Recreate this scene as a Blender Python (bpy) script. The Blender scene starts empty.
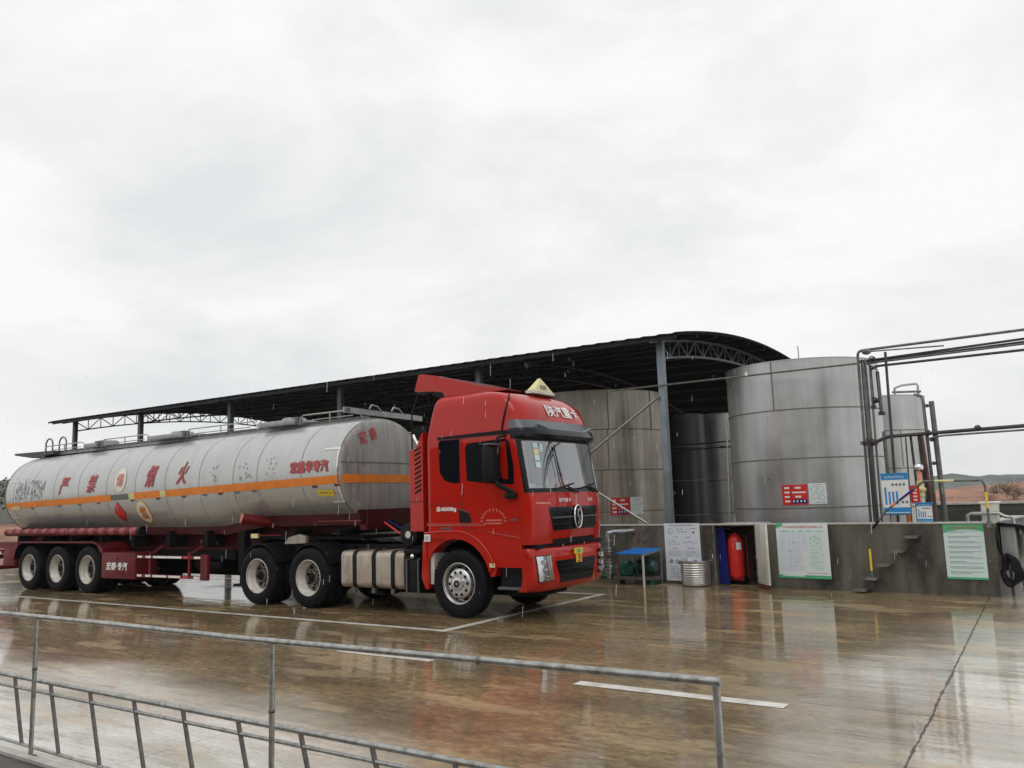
import bpy, bmesh, math, random
from mathutils import Vector, Matrix, Euler
from mathutils import noise as mnoise
R = math.radians
PI = math.pi
random.seed(7)
SC = bpy.context.scene
COL = SC.collection

# ------------------------------------------------------------------ camera
cam_d = bpy.data.cameras.new('camera'); cam = bpy.data.objects.new('camera', cam_d); COL.objects.link(cam)
_yaw, _pitch, _roll = 0.6029, 0.1406, -0.0317
_f = Vector((-math.sin(_yaw)*math.cos(_pitch), math.cos(_yaw)*math.cos(_pitch), math.sin(_pitch)))
_r = Vector((math.cos(_yaw), math.sin(_yaw), 0)); _u = _r.cross(_f)
_r2 = _r*math.cos(_roll) + _u*math.sin(_roll); _u2 = -_r*math.sin(_roll) + _u*math.cos(_roll)
M3 = Matrix((_r2, _u2, -_f)).transposed()
cam.matrix_world = Matrix.Translation((8.1914, -10.2285, 1.7708)) @ M3.to_4x4()
cam_d.sensor_width = 36; cam_d.lens = 29.0; cam_d.clip_start = 0.05; cam_d.clip_end = 3000
SC.camera = cam

# ------------------------------------------------------------------ sky and light
W = bpy.data.worlds.new("World"); SC.world = W; W.use_nodes = True
nt = W.node_tree; nt.nodes.clear()
def N(t, typ, **kw):
    n = t.nodes.new(typ)
    for k, v in kw.items():
        if k in n.inputs.keys() if isinstance(k, str) else False: n.inputs[k].default_value = v
        else: setattr(n, k, v)
    return n
out = nt.nodes.new('ShaderNodeOutputWorld'); bg = nt.nodes.new('ShaderNodeBackground')
sky = nt.nodes.new('ShaderNodeTexSky'); sky.sky_type = 'NISHITA'; sky.sun_disc = False
sky.sun_elevation = R(55); sky.sun_rotation = R(160); sky.dust_density = 4
sm = nt.nodes.new('ShaderNodeVectorMath'); sm.operation = 'SCALE'; sm.inputs['Scale'].default_value = 0.10
tc = nt.nodes.new('ShaderNodeTexCoord'); mp = nt.nodes.new('ShaderNodeMapping'); mp.inputs['Scale'].default_value = (1, 1, 2.4)
n1 = nt.nodes.new('ShaderNodeTexNoise'); n1.inputs['Scale'].default_value = 2.3; n1.inputs['Detail'].default_value = 7; n1.inputs['Roughness'].default_value = .58; n1.inputs['Distortion'].default_value = .3
rp = nt.nodes.new('ShaderNodeValToRGB')
rp.color_ramp.elements[0].position = .34; rp.color_ramp.elements[0].color = (.80, .82, .83, 1)
rp.color_ramp.elements[1].position = .58; rp.color_ramp.elements[1].color = (1.0, 1.0, 1.0, 1)
mx = nt.nodes.new('ShaderNodeMix'); mx.data_type = 'RGBA'; mx.inputs['Factor'].default_value = .965
L = nt.links
L.new(tc.outputs['Generated'], mp.inputs['Vector']); L.new(mp.outputs[0], n1.inputs['Vector']); L.new(n1.outputs['Fac'], rp.inputs['Fac'])
L.new(sky.outputs[0], sm.inputs[0]); L.new(sm.outputs[0], mx.inputs['A']); L.new(rp.outputs[0], mx.inputs['B'])
L.new(mx.outputs['Result'], bg.inputs['Color']); bg.inputs['Strength'].default_value = 1.0; L.new(bg.outputs[0], out.inputs['Surface'])
sun_d = bpy.data.lights.new('sun', 'SUN'); sun_d.energy = .7; sun_d.angle = R(40); sun_d.color = (1, .97, .93)
sun = bpy.data.objects.new('sun', sun_d); COL.objects.link(sun)
sun.rotation_euler = (R(35), 0, R(-160+180)); sun.location = (0, 0, 30)
SC.view_settings.view_transform = 'Standard'; SC.view_settings.look = 'None'
SC.view_settings.exposure = 0; SC.view_settings.gamma = 1
SC.cycles.max_bounces = 6; SC.cycles.use_denoising = True
SC.cycles.sample_clamp_indirect = 6

# ------------------------------------------------------------------ materials
def mat(name, col, rough=.5, metal=0.0, var=0.0, vscale=3.0, dirt=None, dirt_amt=.5, dscale=(2, 2, .5), bump=0.0, bscale=40, coat=0.0, spec=.5, rvar=0.0, emit=None):
    m = bpy.data.materials.new(name); m.use_nodes = True; t = m.node_tree; b = t.nodes['Principled BSDF']; l = t.links
    b.inputs['Roughness'].default_value = rough; b.inputs['Metallic'].default_value = metal
    b.inputs['Coat Weight'].default_value = coat; b.inputs['Coat Roughness'].default_value = .04
    b.inputs['Specular IOR Level'].default_value = spec
    c4 = (*col, 1); b.inputs['Base Color'].default_value = c4
    if var or dirt or bump or rvar:
        tcn = t.nodes.new('ShaderNodeTexCoord'); cur = None
        if var:
            nz = t.nodes.new('ShaderNodeTexNoise'); nz.inputs['Scale'].default_value = vscale; nz.inputs['Detail'].default_value = 6
            l.new(tcn.outputs['Object'], nz.inputs['Vector'])
            r = t.nodes.new('ShaderNodeValToRGB'); r.color_ramp.elements[0].position = .3; r.color_ramp.elements[1].position = .7
            r.color_ramp.elements[0].color = (*[max(0, c*(1-var)) for c in col], 1); r.color_ramp.elements[1].color = (*[min(1, c*(1+var)) for c in col], 1)
            l.new(nz.outputs['Fac'], r.inputs['Fac']); cur = r.outputs['Color']
        if dirt:
            mpn = t.nodes.new('ShaderNodeMapping'); mpn.inputs['Scale'].default_value = dscale; l.new(tcn.outputs['Object'], mpn.inputs['Vector'])
            nz = t.nodes.new('ShaderNodeTexNoise'); nz.inputs['Scale'].default_value = 2.2; nz.inputs['Detail'].default_value = 7; nz.inputs['Roughness'].default_value = .6
            l.new(mpn.outputs[0], nz.inputs['Vector'])
            mr = t.nodes.new('ShaderNodeMapRange'); mr.inputs['From Min'].default_value = .46; mr.inputs['From Max'].default_value = .72; mr.inputs['To Max'].default_value = dirt_amt
            l.new(nz.outputs['Fac'], mr.inputs['Value'])
            x = t.nodes.new('ShaderNodeMix'); x.data_type = 'RGBA'; x.inputs['A'].default_value = c4; x.inputs['B'].default_value = (*dirt, 1)
            if cur: l.new(cur, x.inputs['A'])
            l.new(mr.outputs[0], x.inputs['Factor']); cur = x.outputs['Result']
        if cur: l.new(cur, b.inputs['Base Color'])
        if rvar:
            nz = t.nodes.new('ShaderNodeTexNoise'); nz.inputs['Scale'].default_value = 5; l.new(tcn.outputs['Object'], nz.inputs['Vector'])
            mr = t.nodes.new('ShaderNodeMapRange'); mr.inputs['To Min'].default_value = max(.02, rough-rvar); mr.inputs['To Max'].default_value = min(1, rough+rvar)
            l.new(nz.outputs['Fac'], mr.inputs['Value']); l.new(mr.outputs[0], b.inputs['Roughness'])
        if bump:
            nz = t.nodes.new('ShaderNodeTexNoise'); nz.inputs['Scale'].default_value = bscale; nz.inputs['Detail'].default_value = 4; l.new(tcn.outputs['Object'], nz.inputs['Vector'])
            bn = t.nodes.new('ShaderNodeBump'); bn.inputs['Strength'].default_value = bump; bn.inputs['Distance'].default_value = .01
            l.new(nz.outputs['Fac'], bn.inputs['Height']); l.new(bn.outputs[0], b.inputs['Normal'])
    if emit: b.inputs['Emission Color'].default_value = (*emit, 1); b.inputs['Emission Strength'].default_value = 1
    return m

M = {}
M['red'] = mat('cab_red', (.42, .010, .003), .30, 0, .06, 1.5, (.16, .03, .015), .28, (1.2, 1.2, .6), coat=.75, spec=.05)
M['skirt'] = mat('skirt_maroon', (.055, .002, .003), .55, 0, .3, 4, spec=.2)
M['tube'] = mat('hose_tube_highlight', (.30, .05, .05), .5, 0, .2, 6)  # pinkish highlight colour for the hose tube bands and the skirt line
M['red_dull'] = mat('chassis_red', (.14, .006, .010), .5, 0, .25, 4, (.05, .015, .012), .7, spec=.3)
M['black'] = mat('black_plastic', (.006, .006, .008), .5, 0, .2, 5, spec=.2)
M['black_gloss'] = mat('black_gloss', (.004, .005, .007), .15, 0, spec=.28)
M['dark'] = mat('dark_frame', (.007, .007, .009), .7, 0, .4, 6, (.018, .014, .012), .5, spec=.15)
M['tyre'] = mat('tyre_rubber', (.008, .008, .011), .6, 0, .3, 9, (.024, .022, .022), .35, bump=.3, spec=.10)
M['rim'] = mat('rim_paint', (.64, .62, .57), .4, .1, .15, 9, (.2, .14, .09), .7, (4, 4, 4))
M['rim_disc'] = mat('rim_disc', (.23, .21, .18), .5, .2, .25, 9, (.09, .06, .04), .7, (4, 4, 4))
M['alu'] = mat('alloy', (.6, .6, .6), .3, .8, .12, 9, (.25, .2, .16), .5)
M['chrome'] = mat('chrome', (.75, .75, .76), .12, 1)
M['silver'] = mat('silver_plastic', (.10, .105, .115), .35, .3)
M['fuel'] = mat('fuel_tank_metal', (.44, .38, .32), .3, .55, .15, 4, (.22, .13, .08), .65, (3, 3, .8), rvar=.1)
M['tank'] = mat('tank_grey', (.49, .50, .49), .30, .45, .05, 1.2, (.33, .33, .31), .35, (2.0, .8, .35), coat=.12, rvar=.08)
M['tank_end'] = mat('tank_end_grey', (.36, .355, .335), .42, .3, .12, 1.5, (.15, .14, .13), .7, (2, 4, .3), rvar=.1)
M['walk'] = mat('walkway_metal', (.33, .34, .34), .5, .4, .2, 7)
M['seam'] = mat('seam_dark', (.16, .16, .15), .6, .2)
M['orange'] = mat('orange_band', (.78, .22, .02), .45, 0, .08, 3, (.35, .17, .06), .5, (3, 3, 1))
M['paintred'] = mat('lettering_red', (.40, .055, .06), .5, 0, .3, 8)
M['fadered'] = mat('lettering_faded_red', (.62, .2, .16), .5, 0, .2, 8)
M['scuff'] = mat('scuff_grey', (.31, .30, .32), .6)
M['white'] = mat('white_paint', (.74, .74, .72), .45, 0, .05, 5)
M['offwhite'] = mat('offwhite', (.62, .62, .56), .5, 0, .1, 5, (.3, .27, .2), .5)
M['cream'] = mat('cream_disc', (.72, .68, .58), .5, 0, .08, 10)
M['yellow'] = mat('yellow_paint', (.72, .52, .04), .45, 0, .1, 6)
M['paleyellow'] = mat('pale_yellow', (.66, .61, .30), .5, 0, .1, 6)
M['signred'] = mat('sign_red', (.60, .02, .015), .4, 0, .05, 6)
M['blue'] = mat('blue_sheet', (.01, .16, .55), .35, 0, .1, 4)
M['signblue'] = mat('sign_blue', (.02, .24, .58), .4)
M['darkblue'] = mat('dark_blue', (.006, .01, .14), .4)
M['green'] = mat('pump_green', (.01, .085, .06), .4, 0, .3, 6, (.02, .02, .02), .6)
M['signgreen'] = mat('sign_green', (.08, .42, .2), .4)
M['mint'] = mat('poster_mint', (.60, .74, .70), .45, 0, .03, 3)
M['paper'] = mat('poster_white', (.66, .70, .76), .45, 0, .03, 3)
M['paperpale'] = mat('poster_pale', (.70, .76, .74), .45, 0, .03, 3)  # paler, greener sheet for the table poster and tank notices
M['cell'] = mat('poster_cell', (.62, .68, .74), .45)
M['ink'] = mat('ink_grey', (.16, .18, .22), .6)
M['inkpale'] = mat('ink_pale', (.34, .39, .44), .6)
M['inkred'] = mat('ink_red', (.55, .08, .14), .6)
M['inkblue'] = mat('ink_blue', (.05, .28, .5), .6)
M['galv'] = mat('galvanised', (.40, .41, .39), .32, .75, .15, 9, (.14, .10, .07), .75, (9, 9, 9), rvar=.1)
M['galvdark'] = mat('weathered_pipe', (.15, .15, .14), .5, .5, .3, 12, (.05, .045, .04), .6, (6, 6, 6))
M['pipe'] = mat('steel_pipe', (.16, .16, .155), .45, .6, .3, 7, (.07, .06, .05), .6, (5, 5, 1))
M['pipedark'] = mat('dark_pipe', (.055, .05, .05), .5, .3, .3, 7)
M['rust'] = mat('rusty_pipe', (.12, .05, .04), .7, .1, .4, 8)
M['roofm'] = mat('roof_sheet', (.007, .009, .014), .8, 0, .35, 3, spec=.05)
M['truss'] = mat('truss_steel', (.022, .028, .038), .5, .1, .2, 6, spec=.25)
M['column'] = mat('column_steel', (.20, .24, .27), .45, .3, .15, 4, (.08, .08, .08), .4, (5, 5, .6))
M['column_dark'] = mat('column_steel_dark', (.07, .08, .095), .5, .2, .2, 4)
M['conc_top'] = mat('coping_concrete', (.42, .41, .38), .5, 0, .2, 6)
M['orangeskin'] = mat('rag_orange', (.72, .28, .16), .7, 0, .2, 20)
M['teal'] = mat('teal_paper', (.15, .42, .42), .6)
M['sticker'] = mat('sticker_pale', (.55, .72, .70), .4)
M['rust_red'] = mat('faded_red_paint', (.13, .02, .018), .7)

# stainless storage tank: plates are geometry, streaks and plate tint are in the steel
def steel_mat(name, col, dirt, metal=.5, amt=.8, rough=.38):
    m = bpy.data.materials.new(name); m.use_nodes = True; t = m.node_tree; b = t.nodes['Principled BSDF']; l = t.links
    tcn = t.nodes.new('ShaderNodeTexCoord')
    def noise(sc, scale, det=6, ro=.55):
        mpn = t.nodes.new('ShaderNodeMapping'); mpn.inputs['Scale'].default_value = sc; l.new(tcn.outputs['Object'], mpn.inputs['Vector'])
        nz = t.nodes.new('ShaderNodeTexNoise'); nz.inputs['Scale'].default_value = scale; nz.inputs['Detail'].default_value = det; nz.inputs['Roughness'].default_value = ro
        l.new(mpn.outputs[0], nz.inputs['Vector']); return nz.outputs['Fac']
    st = noise((5, 5, .22), 1.6); bl = noise((1, 1, .8), 1.3, 5)
    r = t.nodes.new('ShaderNodeValToRGB'); e = r.color_ramp.elements
    e[0].position = .30; e[0].color = (*dirt, 1); e[1].position = .66; e[1].color = (*col, 1)
    l.new(st, r.inputs['Fac'])
    x = t.nodes.new('ShaderNodeMix'); x.data_type = 'RGBA'; x.blend_type = 'MULTIPLY'; x.inputs['Factor'].default_value = amt
    r2 = t.nodes.new('ShaderNodeValToRGB'); r2.color_ramp.elements[0].position = .35; r2.color_ramp.elements[0].color = (.62, .61, .58, 1)
    r2.color_ramp.elements[1].position = .62; r2.color_ramp.elements[1].color = (1, 1, 1, 1); l.new(bl, r2.inputs['Fac'])
    l.new(r.outputs[0], x.inputs['A']); l.new(r2.outputs[0], x.inputs['B']); l.new(x.outputs['Result'], b.inputs['Base Color'])
    b.inputs['Metallic'].default_value = metal
    mr = t.nodes.new('ShaderNodeMapRange'); mr.inputs['To Min'].default_value = rough-.1; mr.inputs['To Max'].default_value = rough+.14
    l.new(bl, mr.inputs['Value']); l.new(mr.outputs[0], b.inputs['Roughness'])
    bn = t.nodes.new('ShaderNodeBump'); bn.inputs['Strength'].default_value = .25; bn.inputs['Distance'].default_value = .05
    l.new(noise((1, 1, 1), .9, 2), bn.inputs['Height']); l.new(bn.outputs[0], b.inputs['Normal'])
    return m
M['steel'] = steel_mat('storage_steel', (.52, .53, .525), (.44, .445, .44), .72, .4, .30)
M['steel_brown'] = steel_mat('storage_steel_brown', (.44, .41, .36), (.28, .24, .19), .55, .7, .34)

# concrete wall with damp stains
def wall_mat():
    m = bpy.data.materials.new('wall_concrete'); m.use_nodes = True; t = m.node_tree; b = t.nodes['Principled BSDF']; l = t.links
    tcn = t.nodes.new('ShaderNodeTexCoord')
    def noise(sc, scale, det=6, ro=.6):
        mpn = t.nodes.new('ShaderNodeMapping'); mpn.inputs['Scale'].default_value = sc; l.new(tcn.outputs['Object'], mpn.inputs['Vector'])
        nz = t.nodes.new('ShaderNodeTexNoise'); nz.inputs['Scale'].default_value = scale; nz.inputs['Detail'].default_value = det; nz.inputs['Roughness'].default_value = ro
        l.new(mpn.outputs[0], nz.inputs['Vector']); return nz.outputs['Fac']
    r = t.nodes.new('ShaderNodeValToRGB'); e = r.color_ramp.elements
    e[0].position = .36; e[0].color = (.020, .019, .016, 1); e[1].position = .62; e[1].color = (.135, .125, .100, 1)
    l.new(noise((1.3, 1.3, .35), 1.7), r.inputs['Fac'])
    x = t.nodes.new('ShaderNodeMix'); x.data_type = 'RGBA'; x.inputs['B'].default_value = (.13, .12, .10, 1)
    mr = t.nodes.new('ShaderNodeMapRange'); mr.inputs['From Min'].default_value = .5; mr.inputs['From Max'].default_value = .75; mr.inputs['To Max'].default_value = .6
    l.new(noise((2, 2, 2), 6), mr.inputs['Value']); l.new(mr.outputs[0], x.inputs['Factor']); l.new(r.outputs[0], x.inputs['A'])
    l.new(x.outputs['Result'], b.inputs['Base Color']); b.inputs['Roughness'].default_value = .42
    bn = t.nodes.new('ShaderNodeBump'); bn.inputs['Strength'].default_value = .5; bn.inputs['Distance'].default_value = .01
    l.new(noise((1, 1, 1), 30, 5), bn.inputs['Height']); l.new(bn.outputs[0], b.inputs['Normal'])
    return m
M['wall'] = wall_mat()

# glass
def glass_mat(name, tint, refl):
    m = bpy.data.materials.new(name); m.use_nodes = True; t = m.node_tree; t.nodes.clear(); l = t.links
    o = t.nodes.new('ShaderNodeOutputMaterial'); mixn = t.nodes.new('ShaderNodeMixShader')
    tr = t.nodes.new('ShaderNodeBsdfTransparent'); tr.inputs[0].default_value = (*tint, 1)
    gl = t.nodes.new('ShaderNodeBsdfGlossy'); gl.inputs['Roughness'].default_value = .03; gl.inputs['Color'].default_value = (.95, .97, 1, 1)
    fr = t.nodes.new('ShaderNodeFresnel'); fr.inputs['IOR'].default_value = 1.5
    ad = t.nodes.new('ShaderNodeMath'); ad.operation = 'ADD'; ad.inputs[1].default_value = refl; ad.use_clamp = True
    l.new(fr.outputs[0], ad.inputs[0]); l.new(ad.outputs[0], mixn.inputs[0]); l.new(tr.outputs[0], mixn.inputs[1]); l.new(gl.outputs[0], mixn.inputs[2]); l.new(mixn.outputs[0], o.inputs[0])
    return m
M['glass'] = glass_mat('windscreen_glass', (.84, .90, .90), .24)
M['lens'] = glass_mat('lens_glass', (.95, .97, .97), .05)
M['glass_dark'] = mat('tinted_window', (.003, .005, .009), .05, 0, spec=.3)

# ------------------------------------------------------------------ mesh builder
class MB:
    def __init__(s): s.v = []; s.f = []; s.m = []; s.sm = []; s.mats = []
    def mi(s, mt):
        if isinstance(mt, str): mt = M[mt]
        if mt not in s.mats: s.mats.append(mt)
        return s.mats.index(mt)
    def add(s, vs, fs, mt, smooth=False):
        o = len(s.v); s.v += [tuple(p) for p in vs]; k = s.mi(mt)
        for f in fs: s.f.append([i+o for i in f]); s.m.append(k); s.sm.append(smooth)
        return s
    def box(s, a, b, mt, bev=0.0):
        a, b = [min(a[i], b[i]) for i in range(3)], [max(a[i], b[i]) for i in range(3)]
        if bev > 0:
            bev = min(bev, *[(b[i]-a[i])*.45 for i in range(3)])
            bm = bmesh.new(); bmesh.ops.create_cube(bm, size=1)
            for v in bm.verts: v.co = Vector([(a[i]+b[i])/2 + v.co[i]*(b[i]-a[i]) for i in range(3)])
            bmesh.ops.bevel(bm, geom=list(bm.edges), offset=bev, segments=2, profile=.5, affect='EDGES')
            bm.verts.index_update()
            s.add([v.co[:] for v in bm.verts], [[v.index for v in f.verts] for f in bm.faces], mt); bm.free(); return s
        x0, y0, z0 = a; x1, y1, z1 = b
        return s.add([(x0,y0,z0),(x1,y0,z0),(x1,y1,z0),(x0,y1,z0),(x0,y0,z1),(x1,y0,z1),(x1,y1,z1),(x0,y1,z1)],
              [(0,3,2,1),(4,5,6,7),(0,1,5,4),(1,2,6,5),(2,3,7,6),(3,0,4,7)], mt)
    def prism(s, poly, axis, a, b, mt, smooth=False):   # poly in the two other axes (order x,y,z)
        def P(p, t):
            if axis == 'y': return (p[0], t, p[1])
            if axis == 'x': return (t, p[0], p[1])
            return (p[0], p[1], t)
        n = len(poly); vs = [P(p, a) for p in poly] + [P(p, b) for p in poly]
        s.add(vs, [[i, (i+1) % n, (i+1) % n+n, i+n] for i in range(n)], mt, smooth)
        return s.add(vs, [list(range(n))[::-1], list(range(n, 2*n))], mt)
    def tube(s, pts, r, mt, n=10, cap=True, closed=False):
        P = [Vector(p) for p in pts]; k = len(P); rr = r if isinstance(r, (list, tuple)) else [r]*k
        T = []
        for i in range(k):
            a = P[(i-1) % k] if (i > 0 or closed) else P[i]; b = P[(i+1) % k] if (i < k-1 or closed) else P[i]
            T.append((b-a).normalized())
        u = T[0].orthogonal().normalized(); vs = []
        for i in range(k):
            u = (u - T[i]*u.dot(T[i])).normalized(); w = T[i].cross(u)
            for j in range(n):
                an = 2*PI*j/n; vs.append(P[i] + (u*math.cos(an)+w*math.sin(an))*rr[i])
        fs = []
        for i in range(k if closed else k-1):
            i2 = (i+1) % k
            for j in range(n): fs.append([i*n+j, i*n+(j+1) % n, i2*n+(j+1) % n, i2*n+j])
        s.add(vs, fs, mt, True)
        if cap and not closed:
            s.add(vs[:n], [list(range(n))[::-1]], mt); s.add(vs[-n:], [list(range(n))], mt)
        return s
    def bar(s, a, b, w, h, mt, up=(0,0,1)):
        a = Vector(a); b = Vector(b); d = (b-a).normalized(); up = Vector(up)
        if abs(d.dot(up)) > .98: up = Vector((0,1,0))
        x = d.cross(up).normalized()*(w/2); z = x.cross(d).normalized()*(h/2)
        vs = [a-x-z, a+x-z, a+x+z, a-x+z, b-x-z, b+x-z, b+x+z, b-x+z]
        return s.add(vs, [(0,1,2,3)[::-1],(4,5,6,7),(0,1,5,4),(1,2,6,5),(2,3,7,6),(3,0,4,7)], mt)
    def lathe(s, prof, c, axis, mt, n=40, smooth=True, sgn=1):  # prof: (radius, along)
        vs = []
        for (r, t) in prof:
            for j in range(n):
                a = 2*PI*j/n; x, y = r*math.cos(a), r*math.sin(a)
                if axis == 'y': p = (c[0]+x, c[1]+t*sgn, c[2]+y)
                elif axis == 'x': p = (c[0]+t*sgn, c[1]+x, c[2]+y)
                else: p = (c[0]+x, c[1]+y, c[2]+t*sgn)
                vs.append(p)
        fs = [[i*n+j, i*n+(j+1) % n, (i+1)*n+(j+1) % n, (i+1)*n+j] for i in range(len(prof)-1) for j in range(n)]
        return s.add(vs, fs, mt, smooth)
    def disc(s, c, r, axis, mt, n=24, rz=None, t=.004):
        rz = rz or r
        poly = [(c[0 if axis != 'x' else 1]+r*math.cos(2*PI*i/n), c[2 if axis != 'z' else 1]+rz*math.sin(2*PI*i/n)) for i in range(n)]
        k = c[{'x':0,'y':1,'z':2}[axis]]
        return s.prism(poly, axis, k-t, k+t, mt)
    def sphere(s, c, r, mt, seg=16, ring=10, sc=(1,1,1)):
        prof = [(max(1e-4, r*math.sin(PI*i/ring)), -r*math.cos(PI*i/ring)) for i in range(ring+1)]
        o = len(s.v); s.lathe(prof, (0,0,0), 'z', mt, seg)
        for i in range(o, len(s.v)):
            p = s.v[i]; s.v[i] = (c[0]+p[0]*sc[0], c[1]+p[1]*sc[1], c[2]+p[2]*sc[2])
        return s
    def loft(s, secs, mt, caps=True, close=True, smooth=True):
        n = len(secs[0]); vs = [p for q in secs for p in q]
        fs = [[i*n+j, i*n+(j+1) % n, (i+1)*n+(j+1) % n, (i+1)*n+j] for i in range(len(secs)-1) for j in range(n if close else n-1)]
        s.add(vs, fs, mt, smooth)
        if caps: s.add(secs[0], [list(range(n))[::-1]], mt); s.add(secs[-1], [list(range(n))], mt)
        return s
    def build(s, name, parent=None, loc=(0,0,0), rz=0, fix=True):
        me = bpy.data.meshes.new(name); me.from_pydata(s.v, [], s.f); me.update()
        for m in s.mats: me.materials.append(m)
        me.polygons.foreach_set('material_index', s.m); me.polygons.foreach_set('use_smooth', s.sm)
        if fix:
            bm = bmesh.new(); bm.from_mesh(me); bmesh.ops.remove_doubles(bm, verts=bm.verts, dist=1e-5); bmesh.ops.recalc_face_normals(bm, faces=bm.faces); bm.to_mesh(me); bm.free()
        me.validate()
        try: me.set_sharp_from_angle(angle=R(38))
        except Exception: pass
        o = bpy.data.objects.new(name, me); COL.objects.link(o)
        o.location = loc; o.rotation_euler = (0, 0, rz)
        if parent: o.parent = parent
        return o

def tag(o, label=None, cat=None, group=None, kind=None):
    if label: o['label'] = label
    if cat: o['category'] = cat
    if group: o['group'] = group
    if kind: o['kind'] = kind
    return o
def thing(name, label, cat, loc=(0,0,0), rz=0, group=None):
    o = bpy.data.objects.new(name, None); COL.objects.link(o); o.location = loc; o.rotation_euler = (0,0,rz); o.empty_display_size = .3
    return tag(o, label, cat, group)

def text2d(s, size=1.0, offset=0.0, align='CENTER', shear=0.0):
    cu = bpy.data.curves.new('t', 'FONT'); cu.body = s; cu.size = size; cu.align_x = align; cu.align_y = 'CENTER'; cu.offset = offset; cu.shear = shear
    cu.resolution_u = 3; o = bpy.data.objects.new('t', cu); COL.objects.link(o)
    dg = bpy.context.evaluated_depsgraph_get(); me = bpy.data.meshes.new_from_object(o.evaluated_get(dg))
    bpy.data.objects.remove(o); bpy.data.curves.remove(cu)
    bm = bmesh.new(); bm.from_mesh(me); bpy.data.meshes.remove(me)
    return bm
def add_text(mb, s, size, fmap, mt, offset=0.0, align='CENTER', shear=0.0, cut=0.0, fit=None, out=None):
    """fmap maps (u, v) in metres to a point; fit = (width, height) stretches the text to that box"""
    bm = text2d(s, size, 0.0, align, shear)
    if cut:
        for _ in range(4):
            es = [e for e in bm.edges if e.calc_length() > cut]
            if not es: break
            bmesh.ops.subdivide_edges(bm, edges=es, cuts=1)
            bmesh.ops.triangulate(bm, faces=bm.faces)
    if not bm.verts: bm.free(); return
    xs = [v.co.x for v in bm.verts]; ys = [v.co.y for v in bm.verts]
    cx, cy = (min(xs)+max(xs))/2, (min(ys)+max(ys))/2
    sx = sy = 1
    if fit:
        sx = fit[0]/max(1e-6, max(xs)-min(xs)) if fit[0] else 1; sy = fit[1]/max(1e-6, max(ys)-min(ys)) if fit[1] else 1
        if not fit[0]: sx = sy
        if not fit[1]: sy = sx
    bm.verts.index_update()
    fs = [[v.index for v in f.verts] for f in bm.faces]; pts = [((v.co.x-cx)*sx, (v.co.y-cy)*sy) for v in bm.verts]; bm.free()
    o = Vector(out or (0, -1, 0)); st = [(0, 0)] if not offset else [(0, 0), (offset, 0), (-offset, 0), (0, offset), (0, -offset)]
    for k, (du, dv) in enumerate(st):      # a bold face is a few strokes laid a hair apart
        mb.add([tuple(Vector(fmap(u+du, v+dv))+o*(.0006*k)) for u, v in pts], fs, mt)

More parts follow.
